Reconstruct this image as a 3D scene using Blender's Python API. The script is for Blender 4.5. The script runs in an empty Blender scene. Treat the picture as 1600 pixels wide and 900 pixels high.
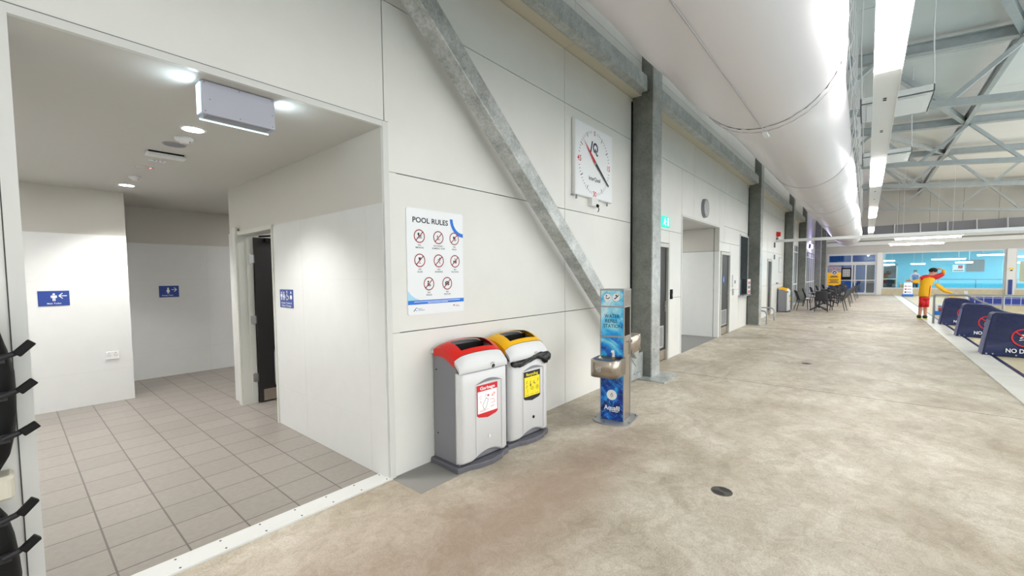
import bpy, math, random
from mathutils import Vector, Matrix
random.seed(7)
S = bpy.context.scene
COL = S.collection
PI = math.pi

# ---------------------------------------------------------------- camera, world, exposure
cam_d = bpy.data.cameras.new('camera')
cam = bpy.data.objects.new('camera', cam_d); COL.objects.link(cam)
cam_d.sensor_width = 36.0
cam_d.lens = 36.0 * 659.863 / 1600
cam_d.shift_x = -0.9 / 1600; cam_d.shift_y = 16.42 / 1600
cam_d.clip_start = 0.02; cam_d.clip_end = 200
yaw, pitch, roll = math.radians(50.05304), math.radians(-3.07), math.radians(-0.50116)
_f = Vector((math.sin(yaw) * math.cos(pitch), math.cos(yaw) * math.cos(pitch), math.sin(pitch)))
_r = Vector((math.cos(yaw), -math.sin(yaw), 0)); _u = _r.cross(_f)
_rr = math.cos(roll) * _r + math.sin(roll) * _u; _uu = -math.sin(roll) * _r + math.cos(roll) * _u
cam.matrix_world = Matrix(((_rr.x, _uu.x, -_f.x, 0), (_rr.y, _uu.y, -_f.y, 0), (_rr.z, _uu.z, -_f.z, 1.58), (0, 0, 0, 1)))
S.camera = cam
S.view_settings.view_transform = 'Standard'
S.view_settings.look = 'None'
S.view_settings.exposure = 0.50
S.view_settings.gamma = 1.0
S.view_settings.use_curve_mapping = False

W = bpy.data.worlds.new('hall_light'); S.world = W; W.use_nodes = True
W.node_tree.nodes['Background'].inputs[0].default_value = (1.0, 0.99, 0.98, 1)
W.node_tree.nodes['Background'].inputs[1].default_value = 1.9
STRIP_POWER = 26.0
DOWN_POWER = 125.0

def lamp(name, kind, loc, power, color=(1, 1, 1), size=0.1, rot=(0, 0, 0), parent=None, spot=None, size_y=None):
    d = bpy.data.lights.new(name, kind); d.energy = power; d.color = color
    if kind == 'AREA':
        d.size = size
        if size_y: d.shape = 'RECTANGLE'; d.size_y = size_y
    elif kind != 'SUN': d.shadow_soft_size = size
    if spot: d.spot_size = spot; d.spot_blend = 0.6
    o = bpy.data.objects.new(name, d); COL.objects.link(o); o.location = loc; o.rotation_euler = rot
    if parent: o.parent = parent
    return o

# ---------------------------------------------------------------- materials
def lin(c):
    return tuple(((x / 12.92) if x <= 0.04045 else ((x + 0.055) / 1.055) ** 2.4) for x in c)
def hexc(h):
    return lin(tuple(int(h[i:i + 2], 16) / 255 for i in (0, 2, 4)))
def mat(name, col, rough=0.5, metal=0.0, var=0.0, vscale=6.0, bump=0.0, bscale=60.0, emit=0.0, spec=0.5, coat=0.0, col2=None, stretch=None, aniso=None):
    m = bpy.data.materials.new(name); m.use_nodes = True
    nt = m.node_tree; N = nt.nodes; L = nt.links; b = N['Principled BSDF']
    if isinstance(col, str): col = hexc(col)
    b.inputs['Base Color'].default_value = (*col, 1)
    b.inputs['Roughness'].default_value = rough; b.inputs['Metallic'].default_value = metal
    b.inputs['Specular IOR Level'].default_value = spec
    b.inputs['Coat Weight'].default_value = coat
    tc = N.new('ShaderNodeTexCoord')
    src = tc.outputs['Object']
    if stretch:
        mp = N.new('ShaderNodeMapping'); mp.inputs['Scale'].default_value = stretch
        L.new(src, mp.inputs['Vector']); src = mp.outputs['Vector']
    if var > 0 or col2:
        n = N.new('ShaderNodeTexNoise'); n.inputs['Scale'].default_value = vscale; n.inputs['Detail'].default_value = 6
        L.new(src, n.inputs['Vector'])
        r = N.new('ShaderNodeValToRGB')
        if col2:
            if isinstance(col2, str): col2 = hexc(col2)
            a, c = col, col2
        else:
            a = tuple(max(0, x * (1 - var)) for x in col); c = tuple(min(1, x * (1 + var)) for x in col)
        r.color_ramp.elements[0].position = 0.35; r.color_ramp.elements[0].color = (*a, 1)
        r.color_ramp.elements[1].position = 0.65; r.color_ramp.elements[1].color = (*c, 1)
        L.new(n.outputs['Fac'], r.inputs['Fac']); L.new(r.outputs['Color'], b.inputs['Base Color'])
    if bump > 0:
        n2 = N.new('ShaderNodeTexNoise'); n2.inputs['Scale'].default_value = bscale; n2.inputs['Detail'].default_value = 4
        L.new(src, n2.inputs['Vector'])
        bp = N.new('ShaderNodeBump'); bp.inputs['Strength'].default_value = bump; bp.inputs['Distance'].default_value = 0.02
        L.new(n2.outputs['Fac'], bp.inputs['Height']); L.new(bp.outputs['Normal'], b.inputs['Normal'])
    if emit > 0:
        b.inputs['Emission Color'].default_value = (*col, 1); b.inputs['Emission Strength'].default_value = emit
    return m

def concrete_mat():
    m = bpy.data.materials.new('sealed_concrete'); m.use_nodes = True
    nt = m.node_tree; N = nt.nodes; L = nt.links; b = N['Principled BSDF']
    tc = N.new('ShaderNodeTexCoord'); P = tc.outputs['Object']
    def noise(scale, detail=6, rough=0.6, dist=0.0, vec=None):
        n = N.new('ShaderNodeTexNoise'); n.inputs['Scale'].default_value = scale; n.inputs['Detail'].default_value = detail
        n.inputs['Roughness'].default_value = rough; n.inputs['Distortion'].default_value = dist
        L.new(vec or P, n.inputs['Vector']); return n.outputs['Fac']
    def ramp(fac, stops):
        r = N.new('ShaderNodeValToRGB'); e = r.color_ramp.elements
        while len(e) < len(stops): e.new(0.5)
        for i, (p, c) in enumerate(stops):
            e[i].position = p; e[i].color = (*c, 1) if len(c) == 3 else c
        L.new(fac, r.inputs['Fac']); return r.outputs['Color']
    def mix(fac, a, c, mode='MIX'):
        x = N.new('ShaderNodeMix'); x.data_type = 'RGBA'; x.blend_type = mode
        if isinstance(fac, float): x.inputs[0].default_value = fac
        else: L.new(fac, x.inputs[0])
        L.new(a, x.inputs[6])
        if isinstance(c, tuple): x.inputs[7].default_value = (*c, 1)
        else: L.new(c, x.inputs[7])
        return x.outputs[2]
    def math_(op, a, b_=None):
        x = N.new('ShaderNodeMath'); x.operation = op; x.use_clamp = True
        for i, v in enumerate((a, b_)):
            if v is None: continue
            if isinstance(v, (int, float)): x.inputs[i].default_value = v
            else: L.new(v, x.inputs[i])
        return x.outputs[0]
    base = ramp(noise(1.3, 8, 0.62, 0.6), [(0.30, hexc('b5ab9a')), (0.5, hexc('cfc7b7')), (0.68, hexc('e0d9cb'))])
    fine = ramp(noise(85, 6, 0.85), [(0.40, (0.50, 0.48, 0.46)), (0.56, (1.0, 1.0, 1.0))])
    base = mix(0.5, base, fine, 'MULTIPLY')
    mid = ramp(noise(9, 9, 0.82, 1.6), [(0.38, (0.70, 0.66, 0.61)), (0.56, (1.0, 1.0, 1.0))])
    base = mix(0.75, base, mid, 'MULTIPLY')
    # trowel swirls
    w = N.new('ShaderNodeTexWave'); w.wave_type = 'RINGS'; w.inputs['Scale'].default_value = 1.1; w.inputs['Distortion'].default_value = 14
    w.inputs['Detail'].default_value = 4; w.inputs['Detail Scale'].default_value = 1.4
    L.new(P, w.inputs['Vector'])
    sw = ramp(w.outputs['Fac'], [(0.4, (0.84, 0.82, 0.79)), (0.62, (1, 1, 1))])
    base = mix(0.55, base, sw, 'MULTIPLY')
    # pinkish brown stains
    st = noise(0.9, 7, 0.62, 0.3)
    stm = ramp(st, [(0.50, (0, 0, 0)), (0.62, (1, 1, 1))])
    base = mix(math_('MULTIPLY', stm, 0.32), base, hexc('97856f'))
    # foot-traffic soil in front of the toilets entry (distance to a line on the floor)
    sp = N.new('ShaderNodeSeparateXYZ'); L.new(P, sp.inputs[0])
    def blob(cx, cy, rx, ry):
        mp = N.new('ShaderNodeMapping'); mp.inputs['Location'].default_value = (-cx / rx, -cy / ry, 0); mp.inputs['Scale'].default_value = (1 / rx, 1 / ry, 0)
        L.new(P, mp.inputs['Vector'])
        ln = N.new('ShaderNodeVectorMath'); ln.operation = 'LENGTH'; L.new(mp.outputs['Vector'], ln.inputs[0])
        return math_('SUBTRACT', 1.0, ln.outputs['Value'])
    bl = math_('ADD', blob(0.9, 1.75, 2.0, 1.1), blob(2.9, 1.75, 1.6, 0.55))
    n3 = noise(2.2, 8, 0.7, 0.8)
    f = math_('MULTIPLY', bl, math_('MULTIPLY', n3, 3.0))
    base = mix(math_('MULTIPLY', f, 0.75), base, hexc('957c6b'))
    # small dark specks of dirt
    sk = ramp(noise(7, 6, 0.75, 0.0), [(0.68, (0, 0, 0)), (0.72, (1, 1, 1))])
    base = mix(math_('MULTIPLY', sk, 0.6), base, hexc('7a6850'))
    # sawn control joints
    L.new(base, b.inputs['Base Color'])
    rr = ramp(noise(2.5, 5), [(0.3, (0.36,) * 3), (0.7, (0.62,) * 3)])
    L.new(rr, b.inputs['Roughness']); b.inputs['Specular IOR Level'].default_value = 0.45
    bp = N.new('ShaderNodeBump'); bp.inputs['Strength'].default_value = 0.6; bp.inputs['Distance'].default_value = 0.015
    L.new(noise(7, 6, 0.6, 0.7), bp.inputs['Height']); L.new(bp.outputs['Normal'], b.inputs['Normal'])
    return m

def tile_mat(name, c1, c2, grout, ox, oy, sx, sy, rough=0.4, mortar=0.006, axes=None):
    m = bpy.data.materials.new(name); m.use_nodes = True
    nt = m.node_tree; N = nt.nodes; L = nt.links; b = N['Principled BSDF']
    tc = N.new('ShaderNodeTexCoord'); mp = N.new('ShaderNodeMapping')
    mp.inputs['Location'].default_value = (-ox, -oy, 0)
    if axes:
        sp = N.new('ShaderNodeSeparateXYZ'); cb = N.new('ShaderNodeCombineXYZ')
        L.new(tc.outputs['Object'], sp.inputs[0])
        L.new(sp.outputs[axes[0]], cb.inputs[0]); L.new(sp.outputs[axes[1]], cb.inputs[1]); L.new(cb.outputs[0], mp.inputs['Vector'])
    else: L.new(tc.outputs['Object'], mp.inputs['Vector'])
    br = N.new('ShaderNodeTexBrick'); br.offset = 0.0; br.inputs['Scale'].default_value = 1.0
    br.inputs['Brick Width'].default_value = sx; br.inputs['Row Height'].default_value = sy
    br.inputs['Mortar Size'].default_value = mortar; br.inputs['Mortar Smooth'].default_value = 0.1
    br.inputs['Color1'].default_value = (*hexc(c1), 1); br.inputs['Color2'].default_value = (*hexc(c2), 1); br.inputs['Mortar'].default_value = (*hexc(grout), 1)
    L.new(mp.outputs['Vector'], br.inputs['Vector'])
    n = N.new('ShaderNodeTexNoise'); n.inputs['Scale'].default_value = 25; n.inputs['Detail'].default_value = 5
    L.new(tc.outputs['Object'], n.inputs['Vector'])
    r = N.new('ShaderNodeValToRGB'); r.color_ramp.elements[0].color = (0.85, 0.85, 0.85, 1); r.color_ramp.elements[0].position = 0.3
    r.color_ramp.elements[1].position = 0.7; L.new(n.outputs['Fac'], r.inputs['Fac'])
    x = N.new('ShaderNodeMix'); x.data_type = 'RGBA'; x.blend_type = 'MULTIPLY'; x.inputs[0].default_value = 0.7
    L.new(br.outputs['Color'], x.inputs[6]); L.new(r.outputs['Color'], x.inputs[7]); L.new(x.outputs[2], b.inputs['Base Color'])
    b.inputs['Roughness'].default_value = rough
    return m

def galv_mat(name, a, c, rough=0.42, metal=0.55):
    m = bpy.data.materials.new(name); m.use_nodes = True
    nt = m.node_tree; N = nt.nodes; L = nt.links; b = N['Principled BSDF']
    tc = N.new('ShaderNodeTexCoord')
    v = N.new('ShaderNodeTexVoronoi'); v.inputs['Scale'].default_value = 55; L.new(tc.outputs['Object'], v.inputs['Vector'])
    n = N.new('ShaderNodeTexNoise'); n.inputs['Scale'].default_value = 4; n.inputs['Detail'].default_value = 8; n.inputs['Roughness'].default_value = 0.7; L.new(tc.outputs['Object'], n.inputs['Vector'])
    ad = N.new('ShaderNodeMath'); ad.operation = 'MULTIPLY_ADD'; L.new(v.outputs['Color'], ad.inputs[0]); ad.inputs[1].default_value = 0.22; L.new(n.outputs['Fac'], ad.inputs[2])
    r = N.new('ShaderNodeValToRGB'); r.color_ramp.elements[0].position = 0.40; r.color_ramp.elements[0].color = (*hexc(a), 1)
    r.color_ramp.elements[1].position = 0.78; r.color_ramp.elements[1].color = (*hexc(c), 1)
    L.new(ad.outputs[0], r.inputs['Fac']); L.new(r.outputs['Color'], b.inputs['Base Color'])
    b.inputs['Roughness'].default_value = rough; b.inputs['Metallic'].default_value = metal
    return m

def swirl_mat():
    m = bpy.data.materials.new('blue_water_print'); m.use_nodes = True
    nt = m.node_tree; N = nt.nodes; L = nt.links; b = N['Principled BSDF']
    tc = N.new('ShaderNodeTexCoord')
    n = N.new('ShaderNodeTexNoise'); n.inputs['Scale'].default_value = 2.7; n.inputs['Detail'].default_value = 3; n.inputs['Distortion'].default_value = 2.8
    L.new(tc.outputs['Object'], n.inputs['Vector'])
    sp = N.new('ShaderNodeSeparateXYZ'); L.new(tc.outputs['Object'], sp.inputs[0])
    # the printed artwork itself runs from deep blue at the foot to pale cyan at the head
    mr = N.new('ShaderNodeMapRange'); mr.inputs[1].default_value = 0.0; mr.inputs[2].default_value = 1.45; mr.inputs[3].default_value = -0.17; mr.inputs[4].default_value = 0.19
    L.new(sp.outputs[2], mr.inputs[0])
    ad = N.new('ShaderNodeMath'); L.new(n.outputs['Fac'], ad.inputs[0]); L.new(mr.outputs[0], ad.inputs[1])
    r = N.new('ShaderNodeValToRGB'); e = r.color_ramp.elements
    while len(e) < 6: e.new(0.5)
    for i, (p, c) in enumerate([(0.27, '0a1f6e'), (0.40, '1243a8'), (0.47, '1a74d8'), (0.55, '27b0ee'), (0.66, '8fdcf6'), (0.78, 'dcf3fb')]):
        e[i].position = p; e[i].color = (*hexc(c), 1)
    L.new(ad.outputs[0], r.inputs['Fac'])
    w = N.new('ShaderNodeTexNoise'); w.inputs['Scale'].default_value = 4.5; w.inputs['Detail'].default_value = 2; w.inputs['Distortion'].default_value = 4
    L.new(tc.outputs['Object'], w.inputs['Vector'])
    r2 = N.new('ShaderNodeValToRGB'); e = r2.color_ramp.elements; e.new(0.5); e.new(0.6)
    for i, (p, v) in enumerate([(0.47, 0), (0.5, 0.55), (0.53, 0), (1, 0)]): e[i].position = p; e[i].color = (v, v, v, 1)
    L.new(w.outputs['Fac'], r2.inputs['Fac'])
    x = N.new('ShaderNodeMix'); x.data_type = 'RGBA'; L.new(r2.outputs['Color'], x.inputs[0]); L.new(r.outputs['Color'], x.inputs[6]); x.inputs[7].default_value = (*hexc('4fc4f2'), 1)
    L.new(x.outputs[2], b.inputs['Base Color']); b.inputs['Roughness'].default_value = 0.3
    return m

def glass_mat(name, tint=(0.9, 0.96, 0.97), refl=1.45):
    m = bpy.data.materials.new(name); m.use_nodes = True
    nt = m.node_tree; N = nt.nodes; L = nt.links
    for n in list(N):
        if n.type != 'OUTPUT_MATERIAL': N.remove(n)
    out = [n for n in N if n.type == 'OUTPUT_MATERIAL'][0]
    t = N.new('ShaderNodeBsdfTransparent'); t.inputs[0].default_value = (*tint, 1)
    g = N.new('ShaderNodeBsdfGlossy'); g.inputs['Roughness'].default_value = 0.02
    f = N.new('ShaderNodeFresnel'); f.inputs[0].default_value = refl
    mx = N.new('ShaderNodeMixShader'); L.new(f.outputs[0], mx.inputs[0]); L.new(t.outputs[0], mx.inputs[1]); L.new(g.outputs[0], mx.inputs[2]); L.new(mx.outputs[0], out.inputs[0])
    return m

M = {
 'concrete': concrete_mat(),
 'tile': tile_mat('lobby_floor_tile', '979089', '8f8982', '625d58', 0.0, 2.75, 0.307, 0.31, 0.42, 0.005),
 'panel': mat('white_wall_panel', 'e4e4e0', 0.38, var=0.02, vscale=2),
 'beige': mat('painted_board_grey', 'c3c1ba', 0.6, bump=0.02),
 'dado': mat('gloss_white_sheet', 'd9dbda', 0.16, var=0.01),
 'ceilgrey': mat('lobby_ceiling_paint', 'cac9c5', 0.7),
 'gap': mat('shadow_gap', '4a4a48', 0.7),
 'trimw': mat('white_powdercoat', 'd6d7d4', 0.4),
 'cream': mat('cream_soffit', 'cdc8b8', 0.6),
 'galv': galv_mat('galvanised_steel', '9ba3a3', 'ccd2d2', 0.4, 0.3),
 'galvb': galv_mat('weathered_galvanised_steel', '8d918f', 'c6cac9', 0.36, 0.3),
 'galvshade': galv_mat('shaded_galvanised_steel', '666965', '83867f', 0.5, 0.2),  # darker steel copy, carries the shade of the column sides
 'truss': mat('zinc_grey_paint', 'a9afb0', 0.5, 0.1, var=0.06),
 'roof': mat('white_insulation_roof', 'dcdddb', 0.7, var=0.03, vscale=0.6),
 'endwall': mat('grey_gable_cladding', 'b9b8b3', 0.7, var=0.04, vscale=1.0),
 'band': mat('grey_bulkhead', 'c1c0bc', 0.6),
 'duct': mat('white_duct_fabric', 'd2cdd0', 0.36, bump=0.05, bscale=1.1, spec=0.5),
 'ductseam': mat('duct_seam', 'aaa6a8', 0.6),
 'white': mat('white_plastic', 'e3e4e4', 0.35),
 'whitesign': mat('white_sign_sheet', 'eef1f5', 0.3),
 'binw': mat('bin_white_plastic', 'd9dadc', 0.35, var=0.01),
 'bing': mat('bin_grey_plastic', '85858c', 0.45, bump=0.02, bscale=300),
 'bingd': mat('bin_dark_grey_base', '62626a', 0.5),
 'red': mat('red_plastic', 'dc1f14', 0.3),
 'yellow': mat('yellow_plastic', 'f2b705', 0.35),
 'black': mat('black_plastic', '0b0b0c', 0.6, spec=0.25),
 'blackbag': mat('black_bin_liner', '050506', 0.3, bump=0.6, bscale=25),
 'steel': mat('brushed_stainless', 'b9aea3', 0.26, 0.9, bump=0.02, bscale=40, stretch=(1, 1, 30)),
 'steelp': mat('satin_grey_frame', 'a4a7aa', 0.4, 0.6),
 'chrome': mat('chrome', 'd8d8d8', 0.12, 1.0),
 'swirl': swirl_mat(),
 'ink': mat('black_ink', '15161c', 0.5), 'inkred': mat('dark_red_ink', '9c1420', 0.5), 'inkr': mat('red_ink', 'd0202c', 0.5),
 'inkblue': mat('bright_blue_ink', '0a76e0', 0.5), 'inklb': mat('pale_blue_ink', 'a8ddf6', 0.5), 'inkw': mat('white_ink', 'f4f6f8', 0.5),
 'navysign': mat('navy_sign_sheet', '1d3f8f', 0.35), 'inknavy': mat('navy_ink', '1c2440', 0.5), 'inky': mat('yellow_ink', 'f6e02a', 0.5),
 'inkgrey': mat('grey_ink', '8a8d92', 0.5),
 'door': mat('charcoal_door', '211e20', 0.45), 'frame': mat('door_frame_white', 'c9cac3', 0.4),
 'charcoal': mat('charcoal_resin', '333338', 0.55), 'tabletop': mat('dark_table_top', '2e2e33', 0.3),
 'navyvinyl': mat('navy_vinyl', '1b2350', 0.48, bump=1.0, bscale=5, var=0.12, vscale=3),
 'navyvinyllit': mat('lit_navy_vinyl', '5a6390', 0.45, bump=1.0, bscale=5, var=0.1),  # lighter copy of the navy vinyl, for the light on the deck-facing flap
 'coping': mat('white_pool_coping', 'dcdad2', 0.35, var=0.04, vscale=3), 'pooltile': mat('beige_pool_tile', 'c9bfa2', 0.5, var=0.05),
 'bluetile': tile_mat('dark_blue_tile', '1d2f8c', '24389c', 'aab2d8', 0, 0, 0.25, 0.25, 0.2, 0.012, axes=(1, 2)),
 'darkblue': mat('dark_blue_line', '20264f', 0.3),
 'water': mat('pool_water', '8fb9c2', 0.05, spec=0.6, bump=0.15, bscale=3),
 'cyanwall': mat('cyan_painted_wall', '62c2da', 0.5, var=0.04, vscale=0.7), 'bluewall': mat('blue_painted_wall', '2c5fb4', 0.5),
 'glass': glass_mat('clear_glass', (0.80, 0.92, 0.96), 1.9), 'darkglass': mat('dark_reflective_glass', '1e2a33', 0.05, spec=0.9),
 'alum': mat('white_aluminium_frame', 'cfd3d6', 0.4), 'darkfloor': mat('dark_grey_vinyl_floor', '7d7d7b', 0.5),
 'lavender': mat('lamp_tinted_wall_board', 'c8c8d2', 0.5),  # bluish tint of the wall lamp's light mixed into the wall colour
 'skin': mat('skin', 'd09a80', 0.55), 'hair': mat('black_hair', '14100f', 0.6), 'jacket': mat('yellow_jacket_fabric', 'f0b400', 0.6, bump=0.3, bscale=9),
 'jred': mat('red_jacket_fabric', 'd81e22', 0.6, bump=0.3, bscale=9), 'shorts': mat('red_shorts_fabric', 'd4121a', 0.6), 'shoe': mat('black_shoe', '121212', 0.5), 'sole': mat('lime_sole', 'c9d84a', 0.5),
 'darkblueclo': mat('blue_shirt', '2e4c86', 0.7), 'cord': mat('white_cord', 'e0e0e0', 0.5), 'drain': mat('drain_grate_metal', '6e6b68', 0.4, 0.7),
 'navyposter': mat('blue_poster', '3f6ec8', 0.3), 'photo': mat('poster_photo', 'b88a6a', 0.4, col2='4a7fb0', vscale=7), 'wood': mat('light_wood_box', 'b08a55', 0.6),
 'greyboard': mat('grey_board', '75777a', 0.6), 'teal': mat('green_exit_sign', '12b8a0', 0.4, emit=0.9), 'inkwg': mat('exit_white', 'e8fff8', 0.4, emit=0.9),
 'light': mat('strip_diffuser', (1.0, 0.97, 0.93), 0.5, emit=STRIP_POWER), 'downlight': mat('downlight_lens', (1.0, 0.98, 0.95), 0.5, emit=30),
 'edgeglow': mat('lit_acrylic_edge', (0.6, 0.85, 1.0), 0.2, emit=1.6), 'redled': mat('red_led', (1.0, 0.05, 0.05), 0.3, emit=12),
 'wallamp': mat('lavender_lamp', (0.8, 0.78, 1.0), 0.3, emit=6), 'boxgrey': mat('sign_housing_grey', 'a9abb8', 0.4),
 'nextlight': mat('next_hall_light', (0.9, 0.98, 1.0), 0.3, emit=12),
 'stone': mat('grey_base_plate', '8c8a86', 0.6),
}
M['plasticgrey'] = mat('light_grey_plastic', 'b5b7b8', 0.4)

# ---------------------------------------------------------------- mesh builder
OFF = {}
_txt = {}
def text2d(s, off=0.008):
    if s in _txt: return _txt[s]
    c = bpy.data.curves.new('t', 'FONT'); c.body = s; c.size = 1; c.resolution_u = 3; c.offset = off
    o = bpy.data.objects.new('t', c); COL.objects.link(o)
    dg = bpy.context.evaluated_depsgraph_get(); dg.update()
    me = bpy.data.meshes.new_from_object(o.evaluated_get(dg))
    vs = [(v.co.x, v.co.y) for v in me.vertices]; fs = [tuple(p.vertices) for p in me.polygons]
    bpy.data.objects.remove(o); bpy.data.curves.remove(c); bpy.data.meshes.remove(me)
    x0 = min(v[0] for v in vs); x1 = max(v[0] for v in vs)
    _txt[s] = ([(v[0] - x0, v[1]) for v in vs], fs, x1 - x0)
    return _txt[s]

for _t in ('NO DIVING', 'Garbage', 'Recycling', 'InterQuad', '15', '30', '45', 'POOL RULES', 'Aquafil'): text2d(_t, 0.022)

class B:
    def __init__(s, m=None):
        s.v = []; s.f = []; s.mi = []; s.sm = []; s.mats = []; s.cur = 0; s.smooth = False
        if m: s.use(m)
    def use(s, m, smooth=None):
        if isinstance(m, str): m = M[m]
        if m not in s.mats: s.mats.append(m)
        s.cur = s.mats.index(m)
        if smooth is not None: s.smooth = smooth
        return s
    def add(s, vs, fs, smooth=None):
        n = len(s.v); s.v += [Vector(v) for v in vs]
        for f in fs:
            s.f.append([i + n for i in f]); s.mi.append(s.cur); s.sm.append(s.smooth if smooth is None else smooth)
        return s
    def box(s, x0, x1, y0, y1, z0, z1, bev=0.0):
        if x0 > x1: x0, x1 = x1, x0
        if y0 > y1: y0, y1 = y1, y0
        if z0 > z1: z0, z1 = z1, z0
        if bev <= 0:
            vs = [(x, y, z) for x in (x0, x1) for y in (y0, y1) for z in (z0, z1)]
            return s.add(vs, [(0, 1, 3, 2), (4, 6, 7, 5), (0, 4, 5, 1), (2, 3, 7, 6), (0, 2, 6, 4), (1, 5, 7, 3)], False)
        b = bev  # rounded in plan (vertical edges chamfered) and chamfered top and bottom
        def ring(z, d):
            p = []
            for cx, cy, a0 in ((x1 - b, y1 - b, 0), (x0 + b, y1 - b, 90), (x0 + b, y0 + b, 180), (x1 - b, y0 + b, 270)):
                for k in range(4):
                    a = math.radians(a0 + 30 * k); p.append((cx + (b - d) * math.cos(a), cy + (b - d) * math.sin(a), z))
            return p
        rs = [ring(z0, b * 0.6), ring(z0 + b * 0.6, 0), ring(z1 - b * 0.6, 0), ring(z1, b * 0.6)]
        return s.loft(rs, True, True, True)
    def loft(s, rings, cap0=True, cap1=True, closed=True, smooth=None):
        n = len(rings[0]); vs = [p for r in rings for p in r]; fs = []
        for i in range(len(rings) - 1):
            for j in range(n if closed else n - 1):
                k = (j + 1) % n
                fs.append((i * n + j, i * n + k, (i + 1) * n + k, (i + 1) * n + j))
        if cap0: fs.append(tuple(reversed(range(n))))
        if cap1: fs.append(tuple((len(rings) - 1) * n + j for j in range(n)))
        return s.add(vs, fs, smooth)
    def cyl(s, p0, p1, r0, r1=None, n=12, caps=True, smooth=True):
        r1 = r0 if r1 is None else r1
        return s.tube([p0, p1], [r0, r1], n, caps, smooth)
    def tube(s, pts, r, n=8, caps=True, smooth=True):
        pts = [Vector(p) for p in pts]; R = r if isinstance(r, (list, tuple)) else [r] * len(pts)
        rings = []; up = None
        for i, p in enumerate(pts):
            d = (pts[min(i + 1, len(pts) - 1)] - pts[max(i - 1, 0)]).normalized()
            if up is None:
                up = Vector((0, 0, 1)) if abs(d.z) < 0.9 else Vector((1, 0, 0))
            a = d.cross(up)
            if a.length < 1e-4: a = d.cross(Vector((0, 1, 0)))
            a.normalize(); c = a.cross(d).normalized(); up = c
            rings.append([p + R[i] * (math.cos(2 * PI * k / n) * a + math.sin(2 * PI * k / n) * c) for k in range(n)])
        s.loft(rings, False, False, True, smooth)
        if caps:
            m0 = len(s.v); s.add(rings[0], [tuple(range(n))], False); s.add(rings[-1], [tuple(range(n))], False)
        return s
    def bar(s, p0, p1, w, h, up=(0, 0, 1)):
        p0, p1, up = Vector(p0), Vector(p1), Vector(up); d = (p1 - p0).normalized()
        a = d.cross(up).normalized(); c = a.cross(d).normalized()
        r = [[p + a * x * w / 2 + c * y * h / 2 for x, y in ((-1, -1), (1, -1), (1, 1), (-1, 1))] for p in (p0, p1)]
        return s.loft(r, True, True, True, False)
    def prism(s, poly, o, u, v, n, t0=0.0, t1=0.01):
        o, u, v, n = Vector(o), Vector(u), Vector(v), Vector(n)
        a = [[o + u * x + v * y + n * t for x, y in poly] for t in (t0, t1)]
        return s.loft(a, True, True, True, False)
    def build(s, name, parent=None, off=None):
        if off is None: off = OFF.get(parent.name, Vector((0, 0, 0))) if parent else Vector((0, 0, 0))
        me = bpy.data.meshes.new(name); me.from_pydata([v - off for v in s.v], [], s.f)
        for m in s.mats: me.materials.append(m)
        for i, p in enumerate(me.polygons): p.material_index = s.mi[i]; p.use_smooth = s.sm[i]
        me.update()
        o = bpy.data.objects.new(name, me); COL.objects.link(o)
        if parent: o.parent = parent; OFF[o.name] = off
        return o

class Plate:                    # a flat drawing surface: x right, y up, in metres from its origin
    def __init__(s, b, o, u, v, n, t=0.0012):
        s.b = b; s.o = Vector(o); s.u = Vector(u).normalized(); s.v = Vector(v).normalized(); s.n = Vector(n).normalized(); s.t = t
    def P(s, x, y, k=1): return s.o + s.u * x + s.v * y + s.n * s.t * k
    def poly(s, pts, m, k=1):
        s.b.use(m); s.b.add([s.P(x, y, k) for x, y in pts], [tuple(range(len(pts)))], False)
    def rect(s, x0, y0, x1, y1, m, k=1): s.poly([(x0, y0), (x1, y0), (x1, y1), (x0, y1)], m, k)
    def disc(s, x, y, r, m, k=1, n=28, ry=None): s.poly([(x + r * math.cos(2 * PI * i / n), y + (ry or r) * math.sin(2 * PI * i / n)) for i in range(n)], m, k)
    def arc(s, x, y, r0, r1, a0, a1, m, k=1, n=30):
        s.b.use(m); vs = []
        for i in range(n + 1):
            a = math.radians(a0 + (a1 - a0) * i / n)
            vs += [s.P(x + r0 * math.cos(a), y + r0 * math.sin(a), k), s.P(x + r1 * math.cos(a), y + r1 * math.sin(a), k)]
        s.b.add(vs, [(2 * i, 2 * i + 1, 2 * i + 3, 2 * i + 2) for i in range(n)], False)
    def line(s, pts, w, m, k=1):
        for (x0, y0), (x1, y1) in zip(pts, pts[1:]):
            d = math.hypot(x1 - x0, y1 - y0) or 1; nx, ny = -(y1 - y0) / d * w / 2, (x1 - x0) / d * w / 2
            s.poly([(x0 - nx, y0 - ny), (x1 - nx, y1 - ny), (x1 + nx, y1 + ny), (x0 + nx, y0 + ny)], m, k)
    def text(s, t, x, y, h, m, w=None, align='c', k=1, slant=0.0):
        vs, fs, tw = text2d(t); sy = h / 0.70; sx = (w / tw) if w else sy
        W_ = tw * sx; ox = x - (W_ / 2 if align == 'c' else (W_ if align == 'r' else 0))
        s.b.use(m); s.b.add([s.P(ox + a * sx + slant * b_ * sy, y + b_ * sy, k) for a, b_ in vs], fs, False)

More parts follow.
